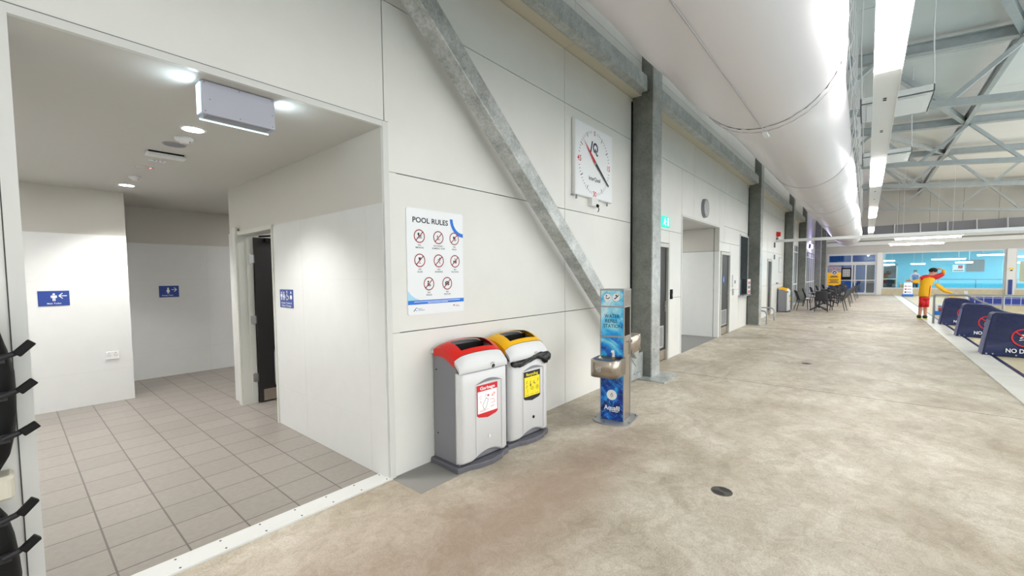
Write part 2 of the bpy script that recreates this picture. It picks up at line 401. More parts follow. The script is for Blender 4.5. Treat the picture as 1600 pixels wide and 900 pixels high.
# ---------------------------------------------------------------- object helpers
def struct(o): o['kind'] = 'structure'; return o
def tag(o, label, cat, group=None, kind=None):
    o['label'] = label; o['category'] = cat
    if group: o['group'] = group
    if kind: o['kind'] = kind
    return o
def thing(name, label, cat, loc=(0, 0, 0), group=None, world=True, rz=0.0):
    o = bpy.data.objects.new(name, None); COL.objects.link(o); o.empty_display_size = 0.1
    o.location = loc; o.rotation_euler = (0, 0, rz); tag(o, label, cat, group)
    OFF[o.name] = Vector(loc) if world else Vector((0, 0, 0))
    return o
def kids(o): return [c for c in bpy.data.objects if c.parent == o]
def copy_tree(o, parent=None):
    c = o.copy(); COL.objects.link(c)
    if parent: c.parent = parent
    for k in kids(o): copy_tree(k, c)
    return c
def bevel(o, w=0.004, seg=2):
    m = o.modifiers.new('bevel', 'BEVEL'); m.width = w; m.segments = seg; m.limit_method = 'ANGLE'; m.angle_limit = math.radians(50)
    return o

# ================================================================ STRUCTURE
WY = 2.81        # face of the left wall
g = 0.004
def wall_panels(b, rects, Y=WY, panel='panel', back='gap', th=0.12):
    for (x0, x1, z0, z1) in rects:
        b.use(panel); b.box(x0 + g, x1 - g, Y, Y + 0.02, z0 + g, z1 - g)
        b.use(back); b.box(x0, x1, Y + 0.018, Y + th, z0, z1)
rows = [0, 1.14, 2.38, 3.635, 4.26]
R = []
def col(x0, x1, zr): R.extend((x0, x1, a, c) for a, c in zip(zr, zr[1:]))
col(-5.0, -2.5, rows); col(-2.5, 0.0, [0, 2.74, 3.635, 4.26])
R.append((0.0, 1.87, 2.745, 4.26))
col(1.87, 4.35, rows); col(4.35, 6.40, rows)
# second bay
col(6.40, 6.93, [0, 1.14, 2.38]); R.append((6.93, 7.88, 2.15, 2.38)); col(7.88, 8.55, [0, 1.14, 2.38])
R.append((6.40, 8.55, 2.38, 3.635)); R.append((8.55, 9.30, 2.74, 3.635)); R.append((9.30, 11.32, 2.74, 3.635))
col(6.40, 9.3, [3.635, 4.26]); col(9.3, 11.8, [3.635, 4.26]); col(11.8, 14.7, [2.38 + 0.42, 3.635, 4.26])
R.append((11.32, 11.8, 2.38, 3.635)); R.append((11.8, 13.5, 2.38, 2.80)); R.append((14.6, 14.7, 0, 2.80))
col(11.32, 11.46, [0, 2.38]); R.append((11.46, 12.42, 2.15, 2.38)); col(12.42, 13.5, [0, 1.14, 2.38])
R.append((13.5, 14.6, 0, 0.96)); R.append((13.5, 14.6, 2.71, 2.80))
# third bay
col(14.7, 17.96, [0, 1.14, 2.38, 3.8, 4.26]); R.append((17.96, 18.88, 2.12, 2.38)); col(17.96, 22.15, [2.38, 3.8, 4.26]); col(18.88, 22.15, [0, 1.14, 2.38])
# fourth and fifth bays stand over glazing
col(22.15, 22.6, [0, 3.06]); col(26.8, 27.15, [0, 3.06]); col(22.15, 27.15, [3.06, 3.8, 4.26])
wl = B(); wall_panels(wl, R)
struct(wl.build('wall_left'))
b = B('panel'); b.box(-6.2, -6.0, -14, WY, 0, 7.5); struct(b.build('wall_near'))
b = B(); wall_panels(b, [(27.15, 36.5, 2.97, 7.6), (27.15, 27.9, 0, 2.97), (36.0, 36.5, 0, 2.97), (36.5, 40, 0, 3.3), (36.5, 40, 3.3, 7.6)], panel='lavender')
struct(b.build('wall_left_far'))
# upper wall steps out above z 4.26 with a cream soffit
b = B(); UY = 2.66
RU = []
xs = [-5, -2.5, 1.87, 4.35, 6.4, 9.3, 11.8, 14.7, 18.4, 22.15, 27.15]
for a, c in zip(xs, xs[1:]):
    RU += [(a, c, 4.28, 4.73), (a, c, 4.73, 5.98), (a, c, 5.98, 7.5)]
wall_panels(b, RU, Y=UY); struct(b.build('wall_left_upper'))
b = B('cream')
for a, c in zip(xs, xs[1:]): b.box(a + 0.003, c - 0.003, UY, WY + 0.05, 4.262, 4.282)
struct(b.build('trim_1'))

# floors
b = B('concrete'); b.box(-5, 40, -1.475, WY, -0.2, 0.0); b.use('concrete'); b.box(6.9, 7.9, WY, WY + 0.3, -0.2, 0); b.box(11.4, 12.5, WY, WY + .3, -0.2, 0)
b.box(17.9, 18.9, WY, WY + .3, -0.2, 0); struct(b.build('floor'))
b = B('tile'); b.box(-1.8, 6.5, WY + 0.12, 8.9, -0.2, 0.0); struct(b.build('floor_lobby'))
b = B('darkfloor'); b.box(8.5, 14.9, WY + 0.0, 8.0, -0.21, -0.002); struct(b.build('floor_passage'))
b = B('darkfloor'); b.box(14.9, 60, WY + 0.02, 7.0, -0.21, -0.001); struct(b.build('floor_side'))
b = B('concrete'); b.box(40.0, 60, -14, WY + 0.02, -0.2, 0.0); struct(b.build('floor_next_hall'))
b = B('pooltile'); b.box(-5, 40, -3.0, -1.905, -0.3, -0.012); b.box(22, 40, -14, -3.0, -0.3, -0.012); struct(b.build('floor_pool_deck'))
b = B('coping'); b.box(-5, 40, -1.52, -1.475, -0.2, 0.012); b.box(-5, 40, -1.835, -1.52, -0.2, 0.001)
b.use('darkblue'); b.box(-5, 40, -1.905, -1.835, -0.2, -0.004); struct(b.build('trim_2'))
b = B('water'); b.box(-5, 22, -14, -3.0, -0.5, -0.12); tag(b.build('pool_water'), 'blue pool water beyond the deck edge', 'water', kind='stuff')
# control joints sawn across the slab
b = B('gap')
for X in (6.9, 14.8, 22.3, 29.5): b.box(X, X + 0.008, -1.475, WY, -0.003, 0.0012)
b.box(1.95, 1.962, -1.475, 0.0, -0.003, 0.0012) if False else None
struct(b.build('trim_3'))
# pale metal threshold strip with screws at the lobby entry
b = B('trimw'); b.box(0.0, 1.86, 2.79, 2.945, -0.01, 0.012); b.use('gap')
for i in range(9):
    for y in (2.815, 2.92): b.cyl((0.1 + i * 0.215, y, 0.010), (0.1 + i * 0.215, y, 0.0135), 0.006, n=8)
struct(b.build('trim_4'))
b = B('stone'); b.box(1.86, 2.30, 2.44, 2.81, -0.01, 0.002); struct(b.build('trim_5'))

# lobby shell
b = B('ceilgrey'); b.box(-1.8, 6.5, 2.83, 8.9, 2.705, 2.85); struct(b.build('ceiling_lobby'))
def dadoed(b, x0, x1, y0, y1, face, z1=2.705, dz=2.14, vj=()):
    """wall box with a proud gloss sheet up to dz on one face"""
    b.use('beige'); b.box(x0, x1, y0, y1, 0, z1)
    b.use('dado'); t = 0.012
    if face == '-x': b.box(x0 - t, x0, y0, y1, 0, dz)
    if face == '+x': b.box(x1, x1 + t, y0, y1, 0, dz)
    if face == '-y': b.box(x0, x1, y0 - t, y0, 0, dz)
    b.use('beige'); 
    for k in (0.42, 1.56):
        if face == '-x': b.box(x0 - t - 0.0006, x0 - t, y0, y1, k, k + 0.002)
        if face == '-y': b.box(x0, x1, y0 - t - 0.0006, y0 - t, k, k + 0.002)
    for q in vj:
        if face == '-x': b.box(x0 - t - 0.0006, x0 - t, q, q + 0.002, 0, dz)
        if face == '-y': b.box(q, q + 0.002, y0 - t - 0.0006, y0 - t, 0, dz)
b = B(); dadoed(b, 1.852, 1.97, 2.93, 4.88, '-x', vj=(3.05, 4.2)); b.use('dado'); b.box(1.84, 1.852, 2.82, 2.93, 0, 2.14); b.use('beige'); b.box(1.852, 1.97, 2.815, 2.93, 0, 2.705)
b.box(1.852, 1.97, 4.88, 5.94, 2.15, 2.705)
dadoed(b, 1.852, 1.97, 5.94, 6.26, '-x')
struct(b.build('wall_lobby_right'))
b = B(); dadoed(b, -1.8, 1.02, 7.442, 7.6, '-y', vj=(-0.5,)); b.box(0.9, 1.02, 7.5, 8.8, 0, 2.705); struct(b.build('wall_lobby_back'))
b = B(); dadoed(b, 0.9, 6.4, 8.692, 8.85, '-y', vj=(2.2, 3.4)); struct(b.build('wall_lobby_far'))
b = B(); dadoed(b, -1.9, -1.7, 2.9, 7.6, '+x'); struct(b.build('wall_lobby_left'))
b = B('beige'); b.box(1.97, 6.4, 6.26, 6.4, 0, 2.705); b.box(6.3, 6.42, 6.3, 8.9, 0, 2.705); struct(b.build('wall_lobby_end'))
b = B('dado'); b.box(4.1, 4.2, 4.2, 6.3, 0, 2.705); b.box(1.97, 4.2, 4.2, 4.3, 0, 2.705); struct(b.build('wall_toilet'))
# opening trim
b = B('trimw'); b.box(-0.0, 0.05, 2.802, 2.95, 0, 2.705); b.box(1.85, 1.895, 2.800, 2.83, 0, 2.745); b.box(0.0, 1.895, 2.802, 2.83, 2.705, 2.745)
b.use('trimw'); b.box(-0.3, 0.0, 2.805, 2.95, 0, 2.745) if False else None
struct(b.build('trim_6'))
b = B('gap'); b.box(1.893, 1.897, 2.803, 2.812, 0, 2.75); b.box(0, 1.893, 2.803, 2.812, 2.745, 2.749); b.box(-0.003, 0.0015, 2.8035, 2.812, 0, 2.75); struct(b.build('trim_7'))

# passage in the second bay
b = B(); b.use('dado'); b.box(11.32, 11.44, WY + 0.1, 7.8, 0, 2.15); b.use('beige'); b.box(11.332, 11.44, WY + 0.1, 7.8, 2.15, 2.72); b.use('gap'); b.box(11.318, 11.33, WY + 0.1, 7.8, 2.145, 2.152)
struct(b.build('wall_passage_right'))
b = B('dado'); b.box(8.43, 8.55, WY + 0.1, 7.8, 0, 2.72); b.box(8.43, 11.44, 7.7, 7.85, 0, 2.72); struct(b.build('wall_passage_left'))
b = B('ceilgrey'); b.box(8.45, 11.4, WY + 0.115, 7.8, 2.725, 2.82); struct(b.build('ceiling_passage'))
b = B('trimw'); b.box(8.53, 8.575, 2.80, 2.9, 0, 2.72); b.use('dado'); b.box(11.316, 11.319, 2.806, 2.92, 0, 2.145); b.use('gap'); b.box(11.3158, 11.319, 2.806, 2.92, 2.145, 2.152); b.use('beige'); b.box(11.316, 11.319, 2.806, 2.92, 2.152, 2.72); b.use('trimw'); b.box(8.53, 11.335, 2.80, 2.92, 2.72, 2.76); struct(b.build('trim_8'))

# doors of the wall
def wall_door(n, x0, x1, h, hinge='l', open_=False, grille=True, plate=True, label_sign=True):
    root = thing('door_%d' % n, '', 'door', (x0, WY, 0)); del root['label']; del root['category']; root['kind'] = 'structure'
    b = B('frame'); w = 0.07
    for a, c in ((x0, x0 + w), (x1 - w, x1)):
        b.box(a, c, WY - 0.02, WY + 0.13, 0, h); 
    b.box(x0 + w, x1 - w, WY - 0.02, WY + 0.13, h - w, h)
    b.box(x0 + w, x0 + w + 0.02, WY + 0.06, WY + 0.13, 0, h - w); b.box(x1 - w - 0.02, x1 - w, WY + 0.06, WY + 0.13, 0, h - w)
    b.build('door_frame', root)
    lf = B('door').box(x0 + w + 0.003, x1 - w - 0.003, WY + 0.02, WY + 0.06, 0.01, h - w - 0.004).build('door_leaf', root)
    if grille:
        q = B('plasticgrey'); gx0, gx1 = x0 + 0.2, x1 - 0.2
        q.box(gx0, gx1, WY + 0.012, WY + 0.022, 0.25, 0.27); q.box(gx0, gx1, WY + 0.012, WY + 0.022, 0.63, 0.65); q.box(gx0, gx0 + .02, WY + 0.012, WY + 0.022, .25, .65); q.box(gx1 - .02, gx1, WY + 0.012, WY + 0.022, .25, .65)
        for k in range(14): q.box(gx0, gx1, WY + 0.01, WY + 0.018, 0.275 + k * 0.026, 0.287 + k * 0.026)
        q.build('vent_grille', root)
    if plate: B('steel').box(x0 + w + .01, x1 - w - .01, WY + 0.015, WY + 0.02, 0.02, 0.2).build('kick_plate', root)
    hb = B('chrome').box(x1 - w - 0.09, x1 - w - 0.05, WY + 0.008, WY + 0.02, 0.9, 1.1); hb.tube([(x1 - w - .07, WY + .02, 1.0), (x1 - w - .07, WY - .02, 1.0), (x1 - w - .18, WY - .03, 1.0)], 0.009)
    hb.build('door_handle', root)
    if label_sign:
        sb = B('navysign').box(x0 + 0.3, x0 + 0.48, WY + 0.014, WY + 0.02, 1.35, 1.53); p = Plate(sb, (x0 + .39, WY + .014, 1.44), (1, 0, 0), (0, 0, 1), (0, -1, 0)); p.disc(0, .045, .014, 'inkw'); p.rect(-.016, -.05, .016, .025, 'inkw'); sb.build('door_sign', root)
    return root
wall_door(1, 6.95, 7.87, 2.14, label_sign=False)
wall_door(2, 11.47, 12.42, 2.14)
wall_door(3, 17.98, 18.88, 2.11, label_sign=False, grille=False)

# servery window in the second bay
root = thing('window_1', '', 'window', (13.5, WY, 0.96)); del root['label']; del root['category']; root['kind'] = 'structure'
b = B('alum'); b.box(13.5, 13.54, WY - 0.02, WY + 0.1, 0.96, 2.71); b.box(14.56, 14.6, WY - 0.02, WY + 0.1, 0.96, 2.71); b.box(13.54, 14.56, WY - 0.02, WY + 0.1, 2.67, 2.71); b.build('window_frame', root)
B('steelp').box(13.42, 14.68, WY - 0.14, WY + 0.12, 0.93, 0.965).build('window_sill', root)
B('darkglass').box(13.54, 14.56, WY - 0.012, WY - 0.006, 0.965, 2.67).build('pane', root)

# glazed sliding doors further on
def glazing(n, x0, x1, h, cols, Y=WY, zm=1.0):
    root = thing('window_%d' % n, '', 'window', (x0, Y, 0)); del root['label']; del root['category']; root['kind'] = 'structure'
    b = B('alum'); w = 0.07
    b.box(x0, x1, Y - 0.02, Y + 0.08, h - w, h); b.box(x0, x1, Y - 0.02, Y + 0.08, 0, 0.07); b.box(x0, x1, Y - 0.015, Y + 0.07, zm, zm + 0.06)
    b.box(x0, x1, Y - 0.015, Y + 0.07, h - 0.42, h - 0.36)
    for i in range(cols + 1):
        c = x0 + (x1 - x0 - w) * i / cols; b.box(c, c + w, Y - 0.02, Y + 0.08, 0.07, h - w)
    b.build('window_frame', root)
    B('darkglass').box(x0 + 0.02, x1 - 0.02, Y + 0.03, Y + 0.04, 0.07, h - w).build('pane', root)
glazing(2, 22.6, 26.8, 3.05, 4); glazing(3, 27.9, 36.0, 2.96, 6)

# roof
b = B('roof')
z0 = lambda y: 7.40 + 0.08 * y
for k in range(13):
    xa = -5 + k * 3.5
    b.add([(xa, 3, z0(3)), (xa + 3.48, 3, z0(3)), (xa + 3.48, -14, z0(-14)), (xa, -14, z0(-14)), (xa, 3, z0(3) + .1), (xa + 3.48, 3, z0(3) + .1), (xa + 3.48, -14, z0(-14) + .1), (xa, -14, z0(-14) + .1)],
          [(0, 1, 2, 3), (4, 7, 6, 5), (0, 4, 5, 1), (1, 5, 6, 2), (2, 6, 7, 3), (3, 7, 4, 0)])
b.use('gap'); b.add([(-5, 3, z0(3) + .12), (41, 3, z0(3) + .12), (41, -14, z0(-14) + .12), (-5, -14, z0(-14) + .12)], [(0, 1, 2, 3)])
struct(b.build('ceiling'))

# far end wall with bulkhead, windows and doors at X = 40
b = B('endwall')
for k in range(11):
    ya = -14 + k * 1.55; b.box(40.0, 40.2, ya + 0.006, ya + 1.544, 4.9, 7.5)
b.use('gap'); b.box(40.1, 40.3, -14, 2.9, 4.9, 7.5); b.use('bing'); b.box(40.0, 40.3, -14, 2.9, 4.2, 4.9)
b.use('band'); b.box(39.95, 40.3, -14, 2.9, 3.0, 4.2)
struct(b.build('wall_far'))
b = B('trimw'); b.box(39.6, 39.95, -14, 2.9, 3.9, 4.22); b.use('white'); b.box(39.7, 39.95, -14, 2.9, 3.55, 3.80); struct(b.build('trim_9'))
b = B('alum')
for k in range(11): b.tube([(39.7, 1.2 - k * 1.3, 4.2), (39.9, 1.2 - k * 1.3, 4.95)], 0.04, 6)
struct(b.build('trim_10'))
b = B('pooltile'); b.box(39.95, 40.2, -14, -0.85, 0, 0.44); struct(b.build('wall_far_dado'))
def far_window(n, y0, y1, z0_, z1_, mull=()):
    root = thing('window_%d' % n, '', 'window', (40, y0, z0_)); del root['label']; del root['category']; root['kind'] = 'structure'
    b = B('alum'); w = 0.09
    b.box(39.93, 40.12, y0, y1, z0_, z0_ + w); b.box(39.93, 40.12, y0, y1, z1_ - w, z1_); b.box(39.93, 40.12, y0, y0 + w, z0_ + w, z1_ - w); b.box(39.93, 40.12, y1 - w, y1, z0_ + w, z1_ - w)
    for m_ in mull: b.box(39.94, 40.1, m_ - 0.02, m_ + 0.02, z0_ + w, z1_ - w)
    b.build('window_frame', root); B('glass').box(40.0, 40.012, y0 + w, y1 - w, z0_ + w, z1_ - w).build('pane', root)
far_window(4, -6.66, -0.83, 0.44, 3.0)
far_window(5, -12.5, -7.02, 0.44, 3.0)
b = B('white'); b.box(39.85, 40.2, -0.83, -0.56, 0, 3.0); b.use('white'); b.box(39.8, 40.2, -7.02, -6.66, 0, 3.0)
b.use('inkblue'); struct(b.build('trim_11'))
root = thing('door_4', '', 'door', (40, -0.56, 0)); del root['label']; del root['category']; root['kind'] = 'structure'
b = B('alum')
b.box(39.93, 40.1, -0.45, 2.2, 2.86, 3.0); b.box(39.93, 40.1, -0.45, 2.2, 2.15, 2.38); b.box(39.93, 40.1, 2.2, 2.32, 0, 3.0); b.box(39.93, 40.1, -0.56, -0.45, 0, 3.0)
for y in (0.78, 0.62, 0.0): b.box(39.94, 40.09, y, y + 0.07, 0, 2.15)
b.box(39.935, 40.085, 0.82, 0.9, 2.38, 2.86); b.box(39.95, 40.08, -0.45, 2.2, 1.0, 1.07); b.box(39.95, 40.08, -0.45, 2.2, 0, 0.14)
b.build('door_frame', root); B('glass').box(40.0, 40.012, -0.45, 2.2, 0.1, 2.9).build('pane', root)
b = B('band'); b.box(39.9, 40.2, 2.32, 2.9, 0, 3.0); struct(b.build('wall_far_pier'))

# next hall beyond the glass
b = B('cyanwall'); b.box(48, 48.2, -14, -0.9, 0, 3.6); struct(b.build('wall_next_hall'))
b = B('bluewall'); b.box(48, 48.2, -0.9, 6, 0, 3.6); struct(b.build('wall_next_hall_blue'))
b = B('cyanwall'); b.box(40.2, 48.1, 2.9, 3.0, 0, 3.6); struct(b.build('wall_next_hall_side'))
b = B('cyanwall'); b.box(40.3, 48.2, -14, 3, 3.6, 3.7); struct(b.build('ceiling_next_hall'))
# rooms behind the side glazing
b = B('cyanwall'); b.box(14.95, 15.05, WY + .13, 4.5, 0, 4.2); b.box(13.4, 15.0, 4.42, 4.49, 0, 4.2); struct(b.build('wall_servery'))
lamp('servery_light', 'AREA', (14.2, 3.7, 2.9), 10, (.95, 1, 1), .5)
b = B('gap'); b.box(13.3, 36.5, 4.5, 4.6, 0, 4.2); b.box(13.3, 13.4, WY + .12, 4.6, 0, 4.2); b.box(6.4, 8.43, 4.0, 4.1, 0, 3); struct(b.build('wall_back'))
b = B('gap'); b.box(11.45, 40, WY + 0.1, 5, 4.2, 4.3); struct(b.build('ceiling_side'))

# raised blue tiled wall of the second pool
b = B('pooltile'); b.box(25.9, 26.2, -14, -3.35, -0.1, 0.22); b.use('bluetile'); b.box(25.88, 26.2, -14, -3.35, 0.22, 0.55); b.use('white'); b.box(25.86, 26.25, -14, -3.33, 0.55, 0.60)
struct(b.build('wall_pool'))

# ================================================================ STEEL FRAME
cols_ = [(6.23, 'nearest the blue water refill station', 2.47), (14.60, 'right of the servery window', 2.47), (22.0, 'just behind the far recycling bin', 2.47), (27.05, 'beside the white framed sliding doors', 2.47), (36.4, 'beyond the lavender lit wall', 2.47), (39.3, 'in the far corner by the yellow banner', 2.35)]
for i, (x, where, y) in enumerate(cols_):
    r = thing('steel_column', 'tall galvanised steel column ' + where, 'column', (x + .15, y + .15, 0), 'steel columns along the wall')
    b = B('galvb' if i == 0 else 'galvshade'); y1 = WY - 0.012
    b.use('galvb'); b.box(x, x + 0.32, y, y + 0.018, 0.02, 7.15)
    b.use('galvshade'); b.box(x + 0.14, x + 0.17, y + 0.018, y1 - 0.018, 0.02, 7.15); b.box(x, x + 0.32, y1 - 0.018, y1, 0.02, 7.15)  # column sides take the steel with shade in its colour
    b.box(x + 0.004, x + .012, y + 0.018, y1 - .018, .02, 7.15)
    b.build('shaft', r)
    B('black').box(x - 0.035, x + .0, WY - 0.016, WY - 0.004, 0.02, 4.2).build('dark_gap_strip', r)  # black strip stands in for the dark gap between wall and column
    b = B('galvb'); e_ = 1.0 if i == 0 else 0.15; b.box(x - 0.2 * e_, x + 0.32 + .10 * e_, y - 0.27 * e_, y1 - 0.0, 0.0, 0.02); bp_ = b.build('base_plate', r)
    if i == 0:
        b = B('galvb'); b.cyl((x + .08, y - .012, 0.44), (x + .08, y, 0.44), 0.018, n=6, smooth=False); b.build('bolt', r)
spans = [(-5, 6.12, 'nearest wall girt of galvanised steel above the pool rules sign'), (6.72, 14.48, 'second wall girt of galvanised steel above the small round clock'), (15.05, 21.9, 'third wall girt of galvanised steel above the metal hoop rails'), (22.45, 26.95, 'farthest wall girt of galvanised steel above the sliding doors')]
for x0, x1, lab in spans:
    r = thing('steel_girt', lab, 'beam', (x0, 2.53, 4.26), 'horizontal girts on the wall')
    b = B('galv'); b.box(x0, x1, 2.53, 2.654, 4.26, 4.272); b.box(x0, x1, 2.53, 2.654, 4.46, 4.472); b.box(x0, x1, 2.53, 2.54, 4.272, 4.46); b.box(x0, x1 - .02, 2.6, 2.61, 4.272, 4.46); b.build('beam', r)
    B('galvshade').box(x1, x1 + 0.10, 2.55, 2.64, 4.29, 4.45).build('end_bracket', r)
# big diagonal brace
r = thing('diagonal_brace', 'large galvanised square steel brace slanting down across the white wall', 'brace', (5.9, 2.6, 0.3))
p0 = Vector((1.43, 2.60, 4.15)); p1 = Vector((5.85, 2.60, 0.43))
d = (p1 - p0).normalized()
b = B('galvb'); b.bar(p0, p1, 0.165, 0.165, up=(0, 0, 1)); bevel(b.build('brace_tube', r), 0.008)
b = B('galvb'); b.bar(p1 - d * 0.1, p1 + d * 0.20, 0.02, 0.20, up=(0, 0, 1)); b.box(5.80, 6.21, 2.60, 2.62, 0.02, 0.40)
b.build('gusset_plate', r)
for k in range(4): B('galv').cyl((5.88 + k * 0.07, 2.60, 0.12), (5.88 + k * 0.07, 2.575, 0.12), 0.014, n=6, smooth=False).build('bolt', r)

# roof trusses
zb = lambda y: 5.78 + 0.112 * y
zt = lambda y: 7.13 + 0.08 * y
tr = [(6.35, 'nearest roof truss, out over the big duct'), (14.7, 'second grey roof truss, crossing behind the long strip light'), (22.1, 'third grey roof truss, crossing beyond the near hanging panel'), (27.2, 'fourth grey roof truss, crossing halfway down the hall'), (36.6, 'farthest grey roof truss before the end wall')]
for X, lab in tr:
    r = thing('roof_truss', lab, 'truss', (X, 2.5, zb(2.5)), 'grey steel roof trusses')
    b = B('truss'); b.bar((X, 2.45, zb(2.45)), (X, -13.8, zb(-13.8)), 0.16, 0.16); b.build('bottom_chord', r)
    b = B('truss'); b.bar((X, 2.45, zt(2.45)), (X, -13.8, zt(-13.8)), 0.05, 0.24); b.bar((X, 2.45, zt(2.45) - .12), (X, -13.8, zt(-13.8) - .12), 0.22, 0.02); b.bar((X, 2.45, zt(2.45) + .12), (X, -13.8, zt(-13.8) + .12), 0.22, 0.02); b.build('top_chord', r)
    ys = [2.45 - 0.0] + [1.25 - 1.3 * k for k in range(11)]
    up = True
    for a, c in zip(ys, ys[1:]):
        pa = (X, a, zt(a) - .1) if up else (X, a, zb(a)); pc = (X, c, zb(c)) if up else (X, c, zt(c) - .1)
        B('truss').bar(pa, pc, 0.10, 0.10, up=(1, 0, 0)).build('web_member', r); up = not up
for Y, lab in ((-2.55, 'long grey roof purlin running above the hanging strip light row'), (-7.75, 'long grey roof purlin farthest from the wall')):
    b = B('truss'); z = zt(Y) + 0.02; b.box(-5, 39.9, Y - 0.06, Y + 0.06, z + .10, z + .12); b.box(-5, 39.9, Y - .01, Y + .01, z - .14, z + .1); b.box(-5, 39.9, Y - .06, Y + .06, z - .16, z - .14)
    tag(b.build('roof_purlin'), lab, 'beam', 'long roof purlins')
for (X0, X1, lab) in ((6.35, 14.7, 'diagonal roof brace at the top right corner, nearest of its kind'), (14.7, 22.1, 'diagonal roof brace between the second and third trusses'), (22.1, 27.2, 'diagonal roof brace between the third and fourth trusses'), (27.2, 36.6, 'diagonal roof brace between the fourth and last trusses')):
    b = B('truss'); b.bar((X0, 0.05, zt(0.05) + .0), (X1, -2.55, zt(-2.55) - .03), 0.14, 0.16)
    tag(b.build('roof_brace'), lab, 'brace', 'diagonal roof braces')

# ================================================================ LIGHTS AND DUCT
# strip lights hanging in one row over the walkway
def ceiling_z(y): return 7.40 + 0.08 * y
housing_x = [(-6.4, 4.0), (4.0, 13.4), (13.4, 22.9), (22.9, 32.4), (32.4, 39.5)]
names = ['nearest hanging white strip light, reaching out of the top edge of the photo', 'second hanging white strip light in the row over the walkway', 'third hanging white strip light in the row', 'fourth hanging white strip light in the row', 'farthest hanging white strip light near the end glass']
lit = [(-5.7, -2.1), (3.8, 7.4), (13.3, 16.9), (22.8, 26.4), (32.3, 35.9)]
ends = [-6.2, 3.2, 12.6, 22.2, 31.7, 39.6]
for i, (a, c) in enumerate(lit):
    X0, X1 = ends[i], ends[i + 1]
    r = thing('strip_light', names[i], 'light', ((X0 + X1) / 2, -0.14, 4.2), 'hanging strip lights over the walkway')
    b = B('white'); b.box(X0 + .005, X1 - .005, -0.28, 0.0, 4.205, 4.30); b.box(X0 + .005, X1 - .005, -0.285, -0.275, 4.19, 4.30); b.box(X0 + .005, X1 - .005, -0.005, 0.005, 4.19, 4.30); bevel(b.build('housing', r), 0.003)
    B('light').box(a, c, -0.265, -0.015, 4.17, 4.207).build('diffuser', r)
    for q in (c + 1.2, c + 3.1):
        if q < X1 - .3: B('ink').box(q, q + .05, -0.16, -0.12, 4.202, 4.206).build('vent_mark', r); B('ink').box(q + .09, q + .14, -.16, -.12, 4.202, 4.206).build('vent_mark', r)
    for q in (a + 0.3, c - 0.3, c + 3.0):
        if q < X1: B('cord').cyl((q, -0.14, 4.3), (q, -0.14, ceiling_z(-.14)), 0.005, n=6).build('suspension_wire', r)
# two bar lights hung across the hall at its far end
for X, lab in ((30, 'near one of two white bar lights hung across the hall before the end wall'), (36, 'far one of two white bar lights hung across the hall before the end wall')):
    r = thing('bar_light', lab, 'light', (X, -2.3, 3.35), 'bar lights at the far end')
    B('white').box(X - 0.07, X + .07, -3.6, -1.0, 3.36, 3.42).build('housing', r)
    B('light').box(X - 0.06, X + .06, -3.5, -1.1, 3.29, 3.36).build('diffuser', r)
    for y in (-3.2, -1.4): B('cord').cyl((X, y, 3.42), (X, y, ceiling_z(y) - .03), 0.006, n=6).build('suspension_wire', r)
# unseen fill lights added over the pool, right of the frame, to brighten the roof
for X, w_ in ((4, 'nearest'), (15, 'middle'), (26, 'farthest')):
    r = thing('pool_fill_light', w_ + ' added white fill light over the pool, out of view', 'light', (X, -9.5, 4.6), 'added fill lights over the pool')
    B('white').box(X - 4, X + 4, -9.65, -9.35, 4.60, 4.68).build('housing', r)
    for q in (X - 3, X + 3): B('cord').cyl((q, -9.5, 4.68), (q, -9.5, ceiling_z(-9.5) - .03), 0.006, n=6).build('suspension_wire', r)
    lamp('pool_fill_up', 'AREA', (X, -9.5, 4.70), 420, (1, 1, 1), 8, rot=(PI, 0, 0), size_y=.28)
    lamp('pool_fill_down', 'AREA', (X, -9.5, 4.59), 90, (1, 1, 1), 8, size_y=.28)
# thin white pipe crossing the walkway
b = B('white'); b.box(19.68, 19.80, -13.5, 2.80, 2.82, 2.925); tag(b.build('cross_pipe'), 'long thin white rail crossing over the walkway just before the far recycling bin', 'rail')
# hanging flat panels
for (X, lab) in ((11.4, 'nearer flat white panel hanging above the strip light'), (16.6, 'farther flat white panel hanging above the strip light')):
    r = thing('hanging_panel', lab, 'panel', (X + .7, -.35, 5.0), 'hanging flat panels')
    b = B('white'); b.box(X, X + 1.35, -0.9, 0.2, 5.0, 5.03); b.box(X, X + .03, -.9, .2, 5.0, 5.14); b.box(X + 1.32, X + 1.35, -.9, .2, 5.0, 5.14); b.box(X, X + 1.35, -.9, -.87, 5.0, 5.14); b.box(X, X + 1.35, .17, .2, 5.0, 5.14); b.box(X + .1, X + 1.25, -.8, .1, 4.985, 5.0)
    bevel(b.build('panel_body', r), 0.008)
    for (x, y) in ((X + .03, -.88), (X + .03, .18)):
        B('cord').tube([(x, y, 5.14), (x, y, 5.3), (x - .01, y + .03, 6.2), (x, y + .02, ceiling_z(y))], 0.011, 6).build('suspension_rod', r)

